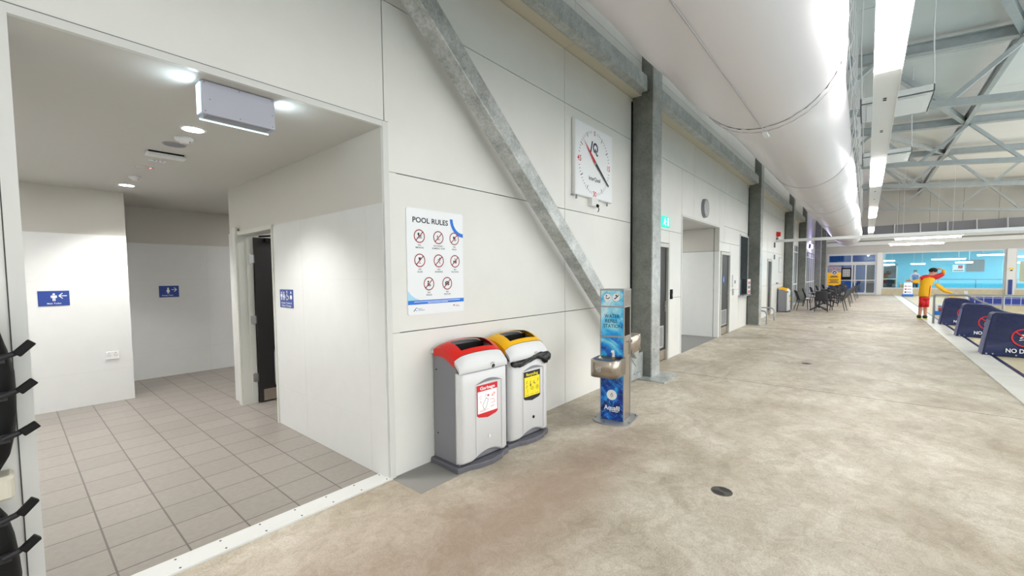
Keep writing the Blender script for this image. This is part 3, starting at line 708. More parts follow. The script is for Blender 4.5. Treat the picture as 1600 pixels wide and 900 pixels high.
# inflated fabric duct
CY, CZ, RN, RF = 1.02, 4.13, 0.815, 0.725
def duct_ring(x, r, n=48): return [(x, CY + r * math.cos(2 * PI * k / n), CZ + r * math.sin(2 * PI * k / n)) for k in range(n)]
r = thing('air_duct', 'huge white inflated fabric air duct running above the walkway', 'duct', (6.0, CY, CZ))
b = B('duct').use('duct', True)
rings = [duct_ring(-5 + i * 0.25, RN + 0.008 * math.sin(i * 1.1) - (0.02 if i == 0 else 0) - 0.03 * min(1, max(0, (-5 + i * .25 - 5.2) / .8)) ** 2) for i in range(45)]
b.loft(rings, False, False); b.build('near_section', r)
b = B('duct').use('duct', True); n = 150; rings = []
for i in range(n + 1):
    x = 6.0 + i * (30.6 / n); ph = (x - 6.0) / 5.1
    rad = RF + 0.07 * math.exp(-((x - 6.0) / 0.8) ** 2) + 0.022 * abs(math.sin(PI * ph)) ** 0.6 - 0.01 + 0.006 * math.sin(x * 6.1) * min(1, max(0, (x - 9) / 6))
    rings.append(duct_ring(x, rad))
for k in range(1, 7): rings.append(duct_ring(36.6 + 0.35 * math.sin(k * PI / 12), RF * math.cos(k * PI / 12.4)))
b.loft(rings, False, True); b.build('far_section', r)
b = B('duct').use('duct', True)     # gathered hem where the wide section ends
rr_ = []
for (x, dr) in ((5.97, -0.030), (6.05, -0.022), (6.10, -0.024), (6.11, -0.032), (6.07, -0.044)):
    rr_.append([(x + 0.012 * math.sin(k * 2.3) + 0.01 * math.sin(k * 5.1), CY + (RN + dr + 0.004 * math.sin(k * 3.7)) * math.cos(2 * PI * k / 96), CZ + (RN + dr + 0.004 * math.sin(k * 3.7)) * math.sin(2 * PI * k / 96)) for k in range(96)])
b.loft(rr_, False, False); b.use('ductseam'); b.tube([(6.10 + 0.012 * math.sin(k * 2.3), CY + (RN - .022) * math.cos(2 * PI * k / 96), CZ + (RN - .022) * math.sin(2 * PI * k / 96)) for k in range(97)], 0.003, 5, False)
b.build('gathered_hem', r)
b = B('ductseam'); b.tube([(-5 + i * .25, CY - .02, CZ - RN - 0.004) for i in range(45)], 0.006, 4, False); b.build('zip_seam', r)
for q in range(1, 6):
    x = 6.0 + 5.1 * q; b = B('ductseam'); b.tube([(x, CY + (RF - .003) * math.cos(2 * PI * k / 48), CZ + (RF - .003) * math.sin(2 * PI * k / 48)) for k in range(49)], 0.004, 4, False); b.build('ring_seam', r)
b = B('white'); b.box(6.1, 6.28, CY - .03, CY + .02, CZ - RN - .012, CZ - RN + .02); b.build('buckle', r)
r = thing('hanger_rail', 'thin rail with the duct hangers beside the top of the fabric duct', 'rail', (18, .33, 5.3))
B('cord').tube([(-4, .33, 5.3), (37, .33, 5.3)], 0.012, 6).build('rail_tube', r)
h0 = thing('duct_hanger', 'white wire hanger holding up the fabric duct', 'hanger', (0, 0, 0), 'wire hangers along the duct', world=False)
b = B('cord'); b.tube([(0, .52, 4.63), (0.02, .40, 4.78), (0.0, .345, 5.0), (.03, .33, 5.3)], 0.010, 6); b.tube([(.03, .33, 5.3), (.05, .30, 5.42), (.01, .27, 5.5), (-.02, .31, 5.58), (0, .33, 5.7), (0, .33, 7.42)], 0.011, 6); b.build('wire', h0)
b = B('white'); b.box(-.02, .02, .48, .56, 4.57, 4.66); b.build('clip', h0)
for k in range(29):
    o = h0 if k == 0 else copy_tree(h0); o.location = (5.0 + k * 1.05, 0, 0)

# ================================================================ WALL-MOUNTED THINGS
def sheet(name, label, cat, o, u, v, n, w, h, t, m, r=0.02, parent=None):
    b = B(m); poly = []
    for cx, cy, a0 in ((w - r, h - r, 0), (r, h - r, 90), (r, r, 180), (w - r, r, 270)):
        for k in range(5): a = math.radians(a0 + 22.5 * k); poly.append((cx + r * math.cos(a), cy + r * math.sin(a)))
    b.prism(poly, o, u, v, n, 0, t); return b
UX, UZ, NY = (1, 0, 0), (0, 0, 1), (0, -1, 0)
# POOL RULES
sx, sz, sw, sh = 2.045, 1.268, 0.61, 0.865
r = thing('pool_rules_sign', 'white pool rules sign with eight red prohibition circles above the bins', 'sign', (sx, WY, sz))
sheet('', '', '', (sx, WY - .0005, sz), UX, UZ, NY, sw, sh, 0.006, 'whitesign').build('board', r)
b = B('inkblue'); p = Plate(b, (sx, WY - .007, sz), UX, UZ, NY, 0.0004)
p.text('POOL RULES', 0.06, 0.752, 0.042, 'ink', w=0.375, align='l'); b.build('title_lettering', r); b = B('inkblue'); p = Plate(b, (sx, WY - .007, sz), UX, UZ, NY, 0.0004)
p.arc(sw, sh - .055, 0.12, 0.152, 180, 270, 'inkblue'); p.arc(sw + 0, sh - .055, 0.118, 0.119, 180, 270, 'inklb')
b.build('blue_swoosh', r); b = B('inkblue'); p = Plate(b, (sx, WY - .007, sz), UX, UZ, NY, 0.0004)
pts = [(0.0, .118), (0.0, .205)] + [(0.02 + .17 * (1 - math.cos(a)), .118 + .085 * (1 - math.sin(a))) for a in [PI / 12 * k for k in range(7)]] 
p.poly([(0.002, .115), (0.002, .2), (0.03, .165), (.07, .138), (.12, .12), (.14, .115)], 'inklb')
p.rect(0.0, .085, sw, .118, 'inkblue')
p.rect(.06, .104, .56, .108, 'inkw', 2); p.rect(.20, .093, .42, .097, 'inkw', 2)
b.build('blue_footer_band', r); b = B('inkblue'); p = Plate(b, (sx, WY - .007, sz), UX, UZ, NY, 0.0004)
p.poly([(.05, .03), (.06, .03), (.085, .06), (.08, .06)], 'ink'); p.arc(.085, .045, .010, .013, 0, 300, 'inkblue'); p.rect(.1, .046, .14, .050, 'inkgrey'); p.rect(.1, .034, .165, .038, 'inkgrey')
b.build('footer_emblem', r); b = B('inkblue'); p = Plate(b, (sx, WY - .007, sz), UX, UZ, NY, 0.0004); p.disc(.49, .058, .007, 'inkred'); p.rect(.51, .055, .545, .058, 'inkgrey'); p.rect(.51, .047, .56, .050, 'inkgrey')
b.build('footer_emblem', r)
def pict(p, kind, x, y):
    if kind == 0: p.disc(x - .008, y + .018, .010, 'ink'); p.poly([(x - .014, y + .01), (x + .02, y + .004), (x + .016, y - .006), (x - .01, y - .002)], 'ink'); p.rect(x - .022, y - .016, x + .026, y - .010, 'ink'); p.line([(x + .02, y), (x + .028, y + .012)], .003, 'ink')
    if kind == 1: p.disc(x - .010, y + .012, .006, 'ink'); p.line([(x - .012, y + .004), (x + .004, y - .012)], .006, 'ink'); p.rect(x - .014, y - .020, x + .018, y - .016, 'ink')
    if kind == 2: p.disc(x - .004, y + .010, .011, 'ink'); p.disc(x + .010, y - .008, .012, 'ink'); p.disc(x + .010, y - .008, .006, 'inkw', 2)
    if kind == 3: p.poly([(x - .014, y + .024), (x + .012, y + .024), (x + .006, y + .002), (x + .001, y - .002), (x - .008, y + .004)], 'ink'); p.rect(x - .001, y - .022, x + .002, y, 'ink'); p.rect(x - .009, y - .025, x + .010, y - .021, 'ink')
    if kind == 4: p.disc(x + .012, y + .022, .006, 'ink'); p.line([(x + .008, y + .014), (x - .002, y - .002), (x + .010, y - .012), (x + .014, y - .026)], .006, 'ink'); p.line([(x - .002, y - .002), (x - .010, y - .014), (x - .022, y - .018)], .005, 'ink'); p.line([(x - .014, y + .006), (x - .002, y + .014), (x + .008, y + .012), (x + .018, y + .002)], .004, 'ink')
    if kind == 5: p.rect(x - .02, y - .02, x - .008, y + .006, 'ink'); p.poly([(x + .000, y + .006), (x + .018, y + .010), (x + .016, y - .02), (x + .004, y - .02)], 'ink'); p.rect(x - .003, y + .012, x + .004, y + .026, 'ink'); p.arc(x - .008, y - .006, .006, .008, 0, 359, 'ink')
    if kind == 6: p.disc(x - .006, y + .018, .008, 'ink'); p.rect(x - .014, y - .020, x - .002, y + .008, 'ink'); p.disc(x + .010, y - .012, .010, 'ink'); p.line([(x + .004, y - .018), (x + .016, y - .006)], .003, 'inkw', 2)
    if kind == 7: p.rect(x - .022, y - .016, x + .022, y + .014, 'ink'); p.rect(x - .010, y + .014, x + .008, y + .020, 'ink'); p.disc(x, y - .001, .011, 'inkw', 2); p.disc(x, y - .001, .008, 'ink', 3)
caps = [('NO', 'SMOKING'), ('NO DIVING /', 'BOMBING / FLIPS'), ('NO', 'BALLS'), ('NO', 'GLASS'), ('NO', 'RUNNING'), ('NO', 'ALCOHOL'), ('NO', 'DRUGS'), ('NO', 'PHOTOS')]
cent = [(.125, .642), (.325, .642), (.505, .642), (.125, .445), (.325, .445), (.510, .445), (.215, .252), (.415, .252)]
for k, ((x, y), (c1, c2)) in enumerate(zip(cent, caps)):
    b = B('inkred'); p = Plate(b, (sx, WY - .007, sz), UX, UZ, NY, 0.0004); pass
    pict(p, k, x, y); p.arc(x, y, .047, .055, 0, 360, 'inkred', 3); p.line([(x - .038, y - .038), (x + .038, y + .038)], .008, 'inkred', 3)
    p.text(c1, x, y - .078, .013, 'ink'); p.text(c2, x, y - .099, .013, 'ink'); b.build('prohibition_symbol', r)

# pace clock
cx0, cx1, cz0, cz1 = 4.50, 5.487, 2.579, 3.496
r = thing('pace_clock', 'large square white pace clock with red and black hands on the wall', 'clock', (cx0, WY, cz0))
b = B('white'); b.box(cx0, cx1, WY - .05, WY - .004, cz0, cz1); bevel(b.build('case', r), 0.006)
b = B('whitesign'); p = Plate(b, (4.985, WY - .051, 3.03), UX, UZ, NY, 0.0005)
p.rect(-.47, -.44, .49, .45, 'whitesign')
for k in range(60):
    a = PI / 2 - 2 * PI * k / 60
    if k % 15 == 0: continue
    r0, w = (.35, .012) if k % 5 == 0 else (.375, .006)
    if min(abs(k % 15), 15 - k % 15) == 1: continue
    c_, s_ = math.cos(a), math.sin(a); p.line([(r0 * c_, r0 * s_), (.41 * c_, .41 * s_)], w, 'ink', 2)
p.text('0', 0, .355, .062, 'inkred', k=2); p.text('15', .385, -.03, .066, 'inkr', k=2); p.text('30', 0, -.425, .066, 'inkr', k=2); p.text('45', -.385, -.03, .066, 'inkr', k=2)
# letter mark: slash then a ring with a tail
p.poly([(-.125, .11), (-.095, .11), (-.045, .275), (-.075, .275)], 'inknavy', 2)
p.arc(.02, .20, .040, .068, -50, 262, 'inknavy', 2); p.line([(.01, .19), (.05, .12), (.085, .115)], .028, 'inknavy', 2)
p.text('InterQuad', .0, -.225, .05, 'inknavy', w=.30, k=2)
b.build('dial', r)
b = B('inkr'); p = Plate(b, (4.985, WY - .06, 3.03), UX, UZ, NY, 0.001); p.poly([(-.30, .255), (-.022, -.002), (.02, .025)], 'inkr', 2); b.build('red_hand', r)
b = B('ink'); p = Plate(b, (4.985, WY - .062, 3.03), UX, UZ, NY, 0.001); p.poly([(-.01, .02), (.02, .02), (.375, -.235), (.36, -.25), (.0, -.015)], 'ink', 2); b.use('chrome'); b.cyl((4.985, WY - .05, 3.03), (4.985, WY - .068, 3.03), .014); b.build('black_hand', r)
b = B('white'); b.box(4.90, 5.08, WY - .06, WY, 2.48, 2.579); b.use('black'); b.cyl((5.03, WY - .06, 2.50), (5.03, WY - .08, 2.48), .02); b.tube([(5.03, WY - .08, 2.48), (5.05, WY - .08, 2.44), (5.04, WY - .07, 2.41)], .006, 6); b.build('control_box', r)
b = B('steelp')
for x in (cx0 + .06, cx1 - .12): b.box(x, x + .015, WY - .04, WY - .02, 2.53, 2.579)
b.box(cx0 - .02, cx0 + .04, WY - .04, WY, 2.565, 2.579); b.build('bracket', r)

# small round wall clock
r = thing('wall_clock', 'small round wall clock with grey rim above the passage opening', 'clock', (10.0, WY, 3.035))
b = B('bing'); b.tube([(10.0, WY, 3.035), (10.0, WY - .06, 3.035)], [.21, .20], 36); b.build('rim', r)
b = B('whitesign'); p = Plate(b, (10.0, WY - .0605, 3.035), UX, UZ, NY, .001); p.disc(0, 0, .175, 'plasticgrey')
for k in range(12): a = 2 * PI * k / 12; p.line([(.13 * math.cos(a), .13 * math.sin(a)), (.16 * math.cos(a), .16 * math.sin(a))], .012, 'ink', 2)
p.line([(0, 0), (-.02, .12)], .012, 'ink', 3); p.line([(0, 0), (.05, -.08)], .016, 'ink', 3); b.build('dial', r)

# exit sign
r = thing('exit_sign', 'green running man exit sign on the wall beside the nearest column', 'sign', (7.72, WY, 2.52))
b = B('teal'); b.box(7.19, 7.77, WY - .05, WY, 2.43, 2.61); b.build('lit_face', r)
b = B('inkwg'); p = Plate(b, (7.6, WY - .05, 2.52), UX, UZ, NY, .001); p.rect(.04, -.07, .10, .07, 'inkwg'); p.disc(-.08, .045, .016, 'inkwg'); p.line([(-.08, .03), (-.09, -.02), (-.14, -.03), (-.15, -.065)], .018, 'inkwg'); p.line([(-.09, -.02), (-.06, -.06), (-.03, -.065)], .018, 'inkwg'); p.line([(-.13, .01), (-.08, .025), (-.04, .0)], .014, 'inkwg'); p.line([(-.02, 0), (.06, 0)], .012, 'inkwg'); p.poly([(.06, .025), (.09, 0), (.06, -.025)], 'inkwg'); b.build('symbol', r)

r = thing('card_stand', 'small white stand of red round cards on the servery window sill', 'stand', (14.3, 2.72, .966))
B('white').box(14.12, 14.52, 2.70, 2.72, .966, 1.42).box(14.12, 14.52, 2.70, 2.78, .966, .975).build('backboard', r)
for k in range(3): B('red' if k != 1 else 'ink').use('red' if k != 1 else 'ink', True).cyl((14.24, 2.70, 1.05 + .13 * k), (14.24, 2.692, 1.05 + .13 * k), .05, n=14).build('round_card', r); B('inkgrey').cyl((14.4, 2.70, 1.05 + .13 * k), (14.4, 2.692, 1.05 + .13 * k), .045, n=14).build('round_card', r)
# small devices on the wall
def device(name, label, cat, x0, x1, z0_, z1_, m='white', d=0.03, Y=WY, detail='inkgrey', group=None):
    b = B(m); b.box(x0, x1, Y - d, Y, z0_, z1_, min(0.006, (z1_ - z0_) / 5, (x1 - x0) / 5, d / 3))
    b.use(detail); b.box(x0 + (x1 - x0) * .3, x1 - (x1 - x0) * .3, Y - d - .002, Y - d, z0_ + (z1_ - z0_) * .3, z1_ - (z1_ - z0_) * .45)
    return tag(b.build(name), label, cat, group)
device('card_reader', 'small black card reader on the white wall right of the nearest column', 'reader', 7.94, 8.02, 1.12, 1.30, 'black', detail='bingd')
device('notice_panel', 'small white control panel beside the servery window', 'panel', 12.68, 13.12, 1.22, 1.55, 'white')
device('intercom', 'small dark intercom below the control panel by the servery window', 'intercom', 12.72, 12.80, 1.0, 1.18, 'plasticgrey')
device('wall_sensor', 'upper small grey sensor left of the far bin on the wall', 'sensor', 19.3, 19.5, 2.60, 2.80, 'bingd')
device('door_sensor', 'lower small grey sensor beside the third door', 'sensor', 19.35, 19.5, 2.14, 2.32, 'bing')
device('wall_socket', 'small grey power point on the wall above the far bin', 'socket', 20.0, 20.4, 1.14, 1.22, 'bing')
r = thing('wall_notice', 'pale blank notice sheet on the wall above the far recycling bin', 'notice', (20.7, WY, 1.7)); B('plasticgrey').box(20.6, 21.3, WY - .012, WY, 1.62, 2.25).build('sheet', r); B('whitesign').box(20.63, 21.27, WY - .014, WY - .011, 1.65, 2.22).build('paper', r)
r = thing('alarm_siren', 'red alarm siren fixed high on the wall before the third column', 'alarm', (19.9, WY, 3.15)); B('red').cyl((19.9, WY, 3.15), (19.9, WY - .14, 3.15), .11, .08, n=16).build('siren_body', r); B('bingd').box(19.8, 20.05, WY - .05, WY, 2.92, 3.02).build('base', r)
r = thing('wall_lamp', 'bright bluish white wall lamp on the lavender wall', 'lamp', (33, WY, 3.25)); B('wallamp').box(32.6, 33.3, WY - .12, WY - .04, 3.15, 3.42, .03).build('lens', r); B('bingd').box(32.3, 32.6, WY - .1, WY, 3.15, 3.4).build('bracket', r)
lamp('wall_lamp_glow', 'POINT', (33, WY - .35, 3.3), 40, (0.62, 0.55, 1.0), 0.15)

# hoop rails in front of the third door
for (X, lab) in ((15.15, 'nearer bent metal hoop rail standing off the wall'), (16.55, 'farther bent metal hoop rail standing off the wall')):
    b = B('steelp').use('steelp', True)
    b.tube([(X, WY, .42), (X, 2.5, .42), (X, 2.42, .41), (X, 2.37, .37), (X, 2.35, .30), (X, 2.35, 0)], .024, 10)
    b.cyl((X, 2.35, 0), (X, 2.35, .008), .06, n=14); b.cyl((X, WY - .01, .42), (X, WY, .42), .06, n=14)
    tag(b.build('hoop_rail'), lab, 'rail', 'hoop rails by the wall')

# ================================================================ LOBBY THINGS
def down(name, label, x, y, r_, power):
    r = thing(name, label, 'light', (x, y, 2.705), 'lobby downlights')
    b = B('white').use('white', True); b.loft([[(x + rr * math.cos(2 * PI * k / 28), y + rr * math.sin(2 * PI * k / 28), z) for k in range(28)] for rr, z in ((r_ + .018, 2.705), (r_ + .016, 2.699), (r_, 2.698))], False, False); b.build('trim_ring', r)
    b = B('downlight'); b.cyl((x, y, 2.6985), (x, y, 2.703), r_, n=28, smooth=False); b.build('lens', r)
    lamp('downlight_beam', 'SPOT', (x, y, 2.690), power, (1, 0.97, 0.93), 0.05, spot=math.radians(112))
down('downlight', 'round ceiling downlight nearest the lobby entry', .95, 3.92, .067, DOWN_POWER)
down('downlight', 'round ceiling downlight near the back sign wall', .968, 6.81, .067, DOWN_POWER)
def dome(name, label, cat, x, y, r_, h, m='white', led=False, group=None):
    r = thing(name, label, cat, (x, y, 2.705), group)
    b = B(m).use(m, True); pr = [(r_, 0), (r_, -h * .45), (r_ * .9, -h * .6), (r_ * .6, -h * .62), (r_ * .5, -h), (r_ * .1, -h)]
    b.loft([[(x + rr * math.cos(2 * PI * k / 26), y + rr * math.sin(2 * PI * k / 26), 2.705 + z) for k in range(26)] for rr, z in pr], False, True); b.build('housing', r)
    b = B('redled' if led else 'bing'); b.cyl((x + r_ * .5, y - r_ * .3, 2.705 - h * .62), (x + r_ * .5, y - r_ * .3, 2.705 - h * .8), .008 if led else .005, n=10); b.build('indicator', r)
dome('smoke_detector', 'larger white smoke detector beside the front downlight', 'detector', .96, 4.215, .062, .045, group='ceiling detectors')
dome('smoke_detector', 'smaller smoke detector beside the rear downlight', 'detector', .948, 6.19, .055, .04, group='ceiling detectors')
dome('motion_sensor', 'flat ceiling sensor with a glowing red light', 'sensor', .94, 5.60, .075, .012, 'ceilgrey', led=True)
b = B('plasticgrey'); b.cyl((.95, 4.475, 2.703), (.95, 4.475, 2.698), .08, n=32); b.use('bing'); b.cyl((.95, 4.475, 2.6982), (.95, 4.475, 2.6975), .074, n=32); tag(b.build('ceiling_speaker'), 'flush grey round speaker disc in the lobby ceiling', 'speaker')
r = thing('emergency_light', 'slim white bar emergency light on the lobby ceiling', 'light', (.96, 4.83, 2.70)); B('white').box(.825, 1.105, 4.80, 4.90, 2.665, 2.69, .008).build('body', r); B('black').box(.84, 1.09, 4.81, 4.89, 2.69, 2.705).build('base', r)
r = thing('ceiling_label', 'tiny white tag with dark marks on the lobby ceiling', 'label', (.96, 5.21, 2.705)); B('whitesign').box(.90, 1.03, 5.17, 5.24, 2.700, 2.705).build('tag_sheet', r); B('ink').box(.94, .955, 5.19, 5.21, 2.6995, 2.7).box(.97, .98, 5.19, 5.22, 2.6995, 2.7).box(1.0, 1.015, 5.19, 5.21, 2.6995, 2.7).build('marks', r)
# boxed exit light seen from behind
r = thing('exit_light_box', 'grey metal boxed exit light hanging inside the lobby entry, seen from its back', 'light', (.93, 2.96, 2.6))
b = B('boxgrey'); b.box(.752, 1.135, 2.90, 3.0, 2.515, 2.70); b.use('bing'); b.box(.775, 1.11, 2.91, 2.985, 2.511, 2.516); bevel(b.build('housing', r), .004)
b = B('edgeglow'); b.box(.748, .752, 2.925, 2.995, 2.53, 2.695); b.box(1.136, 1.142, 2.925, 2.99, 2.56, 2.695); b.box(.76, 1.13, 3.0, 3.006, 2.505, 2.512); b.build('glowing_edge', r)
b = B('bingd')
for (x, z) in ((.765, 2.69), (.94, 2.69), (1.12, 2.69), (.765, 2.53), (1.12, 2.53), (.79, 2.60), (.94, 2.53), (1.12, 2.60)): b.cyl((x, 2.90, z), (x, 2.898, z), .003, n=8)
b.build('screws', r)
lamp('exit_box_light', 'AREA', (.735, 2.96, 2.64), .45, (.75, .92, 1), .05, rot=(0, PI / 2, 0)); lamp('exit_box_light', 'AREA', (1.152, 2.96, 2.64), .45, (.75, .92, 1), .05, rot=(0, -PI / 2, 0))
# sockets
r = thing('double_socket', 'white double power point low on the glossy sign wall', 'socket', (.825, 7.43, .6)); B('white').box(.76, .888, 7.415, 7.43, .555, .652, .005).build('plate', r)
b = B('inkgrey')
for x in (.79, .855): p = Plate(b, (x, 7.415, .605), UX, UZ, NY, .0006); p.arc(0, 0, .016, .018, 0, 360, 'inkgrey'); p.line([(-.006, .004), (-.01, -.006)], .003, 'ink'); p.line([(.006, .004), (.01, -.006)], .003, 'ink'); p.rect(-.006, .03, .006, .036, 'ink')
b.build('switches', r)
def ball(name, m, c, rad, parent, n=14):
    b = B(m).use(m, True); b.loft([[(c[0] + rad[0] * math.sin(t) * math.cos(2 * PI * k / 20), c[1] + rad[1] * math.sin(t) * math.sin(2 * PI * k / 20), c[2] + rad[2] * math.cos(t)) for k in range(20)] for t in [PI - .02 - (PI - .04) * i / n for i in range(n + 1)]])
    return b.build(name, parent, off=Vector((0, 0, 0)))
def man(p, x, y, s, m='inkw', k=2, woman=False):
    p.disc(x, y + .80 * s, .12 * s, m, k, 14)
    if woman: p.poly([(x - .12 * s, y + .64 * s), (x + .12 * s, y + .64 * s), (x + .26 * s, y + .2 * s), (x - .26 * s, y + .2 * s)], m, k)
    else: p.rect(x - .2 * s, y + .3 * s, x + .2 * s, y + .64 * s, m, k); p.rect(x - .28 * s, y + .3 * s, x - .22 * s, y + .62 * s, m, k); p.rect(x + .22 * s, y + .3 * s, x + .28 * s, y + .62 * s, m, k)
    p.rect(x - .13 * s, y - .1 * s, x - .02 * s, y + .32 * s, m, k); p.rect(x + .02 * s, y - .1 * s, x + .13 * s, y + .32 * s, m, k)
def toilet_sign(label, o, u, n, w, h, kind):
    r = thing('toilet_sign', label, 'sign', o, 'navy toilet signs')
    B('navysign').prism([(0, 0), (w, 0), (w, h), (0, h)], o, u, UZ, n, 0, .004).build('plate', r)
    b = B('inkw'); p = Plate(b, Vector(o) + Vector(n) * .004, u, UZ, n, .0004)
    if kind == 'm':
        man(p, w * .5, h * .38, h * .5); p.line([(w * .92, h * .66), (w * .68, h * .66)], .008, 'inkw', 2); p.line([(w * .78, h * .84), (w * .66, h * .66), (w * .78, h * .48)], .008, 'inkw', 2); p.text('Male Toilet', w * .5, h * .12, .018, 'inkw', k=2)
    elif kind == 'f':
        man(p, w * .45, h * .38, h * .5, woman=True); p.line([(w * .62, h * .66), (w * .86, h * .66)], .008, 'inkw', 2); p.line([(w * .76, h * .84), (w * .88, h * .66), (w * .76, h * .48)], .008, 'inkw', 2); p.text('Female Toilet', w * .42, h * .12, .018, 'inkw', k=2)
    else:
        man(p, w * .14, h * .46, h * .45); man(p, w * .33, h * .46, h * .45, woman=True); p.rect(w * .235, h * .42, w * .245, h * .93, 'inkw', 2)
        p.disc(w * .56, h * .88, .010, 'inkw', 2); p.line([(w * .56, h * .82), (w * .57, h * .64), (w * .66, h * .64), (w * .70, h * .5)], .008, 'inkw', 2); p.arc(w * .56, h * .58, .024, .030, 110, 350, 'inkw', 2)
        p.disc(w * .86, h * .84, .013, 'inkw', 2); p.disc(w * .86, h * .60, .026, 'inkw', 2, ry=.02); p.rect(w * .79, h * .48, w * .93, h * .53, 'inkw', 2)
        p.text('Unisex Toilet &', w * .5, h * .22, .017, 'inkw', w=w * .8, k=2); p.text('Baby Change', w * .5, h * .07, .017, 'inkw', w=w * .7, k=2)
    b.build('symbols_and_lettering', r)
toilet_sign('navy male toilet sign with an arrow pointing left', (.217, 7.429, 1.269), UX, NY, .258, .18, 'm')
toilet_sign('navy female toilet sign with an arrow pointing right on the recessed wall', (1.549, 8.679, 1.283), UX, NY, .255, .185, 'f')
toilet_sign('navy unisex toilet and baby change sign beside the open dark door', (1.8395, 4.735, 1.272), (0, -1, 0), (-1, 0, 0), .315, .188, 'u')
# open toilet door
r = thing('door_5', '', 'door', (1.86, 5.92, 0)); del r['label']; del r['category']; r['kind'] = 'structure'
b = B('frame'); b.box(1.82, 1.98, 5.895, 5.945, 0, 2.10); b.box(1.828, 1.98, 4.865, 4.9, 0, 2.10); b.box(1.82, 1.98, 4.862, 5.948, 2.10, 2.147); b.box(1.80, 1.819, 5.90, 6.0, 0, 2.2); b.box(1.915, 1.975, 5.875, 5.894, 0, 2.098); b.build('door_frame', r)
B('door').box(1.985, 2.90, 5.845, 5.885, .012, 2.085).build('door_leaf', r)
b = B('plasticgrey'); b.box(2.17, 2.62, 5.835, 5.846, .2, .23); b.box(2.17, 2.62, 5.835, 5.846, .63, .66); b.box(2.17, 2.20, 5.835, 5.846, .2, .66); b.box(2.59, 2.62, 5.835, 5.846, .2, .66)
for k in range(15): b.box(2.2, 2.59, 5.83, 5.842, .235 + k * .026, .247 + k * .026)
b.build('vent_grille', r)
B('steel').box(2.03, 2.88, 5.839, 5.846, .02, .165).build('kick_plate', r)
for z in (1.82, 1.06, .33): B('chrome').box(1.925, 2.0, 5.862, 5.892, z - .05, z + .05).cyl((1.95, 5.872, z - .06), (1.95, 5.872, z + .06), .009, n=10).build('hinge', r)
B('black').bar((2.05, 5.86, 2.10), (2.3, 5.6, 2.12), .02, .02).box(2.1, 2.3, 5.80, 5.85, 2.03, 2.08).build('door_closer', r)
lamp('toilet_room_light', 'AREA', (3.0, 5.2, 2.68), 14, (1, .98, .95), .5)
lamp('passage_light', 'AREA', (10.0, 5.0, 2.70), 45, (1, .98, .95), .6)
lamp('lobby_corridor_light', 'AREA', (3.8, 7.5, 2.69), 20, (1, .98, .95), .3)
lamp('lobby_fill', 'AREA', (-1.0, 5.4, 2.69), 55, (1, .98, .95), .3)  # unseen fill lamp added to brighten the lobby

# black strapped covers stacked against the wall at the left edge
for (z0_, z1_, lab, sd, xr) in ((0.0, .70, 'black padded bag with buckled straps, lower one at the left edge', 3, -.012), (.78, 1.46, 'black padded bag with buckled straps, upper one at the left edge', 5, 0.008)):
    rnd = random.Random(sd); r = thing('black_bag', lab, 'bag', (-.3, 2.68, z0_), 'black strapped bags at the left edge')
    b = B('black').use('black', True); rings = []
    for i in range(9):
        z = z0_ + (z1_ - z0_) * i / 8; e = math.sin(PI * (i + .3) / 8.6) ** .14
        rr = []
        for k in range(20):
            a = 2 * PI * k / 20; cx_, cy_ = math.copysign(abs(math.cos(a)) ** .45, math.cos(a)), math.copysign(abs(math.sin(a)) ** .45, math.sin(a))
            rr.append((xr - .27 + cx_ * (.262 * e + rnd.uniform(-.004, .004)), 2.70 + cy_ * .085 * e, z))
        rings.append(rr)
    b.loft(rings); b.build('bag_body', r)
    ks = (.20, .47, .62) if z0_ == 0 else (.95, 1.12, 1.27)
    for j, z in enumerate(ks):
        s = B('ink'); s.bar((xr - .5, 2.608, z - .02), (xr - .03, 2.608, z), .006, .035, up=(0, 0, 1))
        s.tube([(xr - .05, 2.605, z), (xr - .01, 2.60, z + .015), (xr + .02, 2.61, z + .03)], .012, 6); st_ = s.build('strap', r)
        q = B('black'); q.bar((xr + .000, 2.60, z + .012), (xr + .045, 2.605, z + .04 + .01 * j), .03, .03, up=(0, 1, 0)); bevel(q.build('buckle', st_), .004)
b = B('cream'); b.box(-.5, -.02, 2.66, 2.78, .68, .78, .02); tag(b.build('foam_pad'), 'cream foam pad squeezed between the two black bags', 'pad')

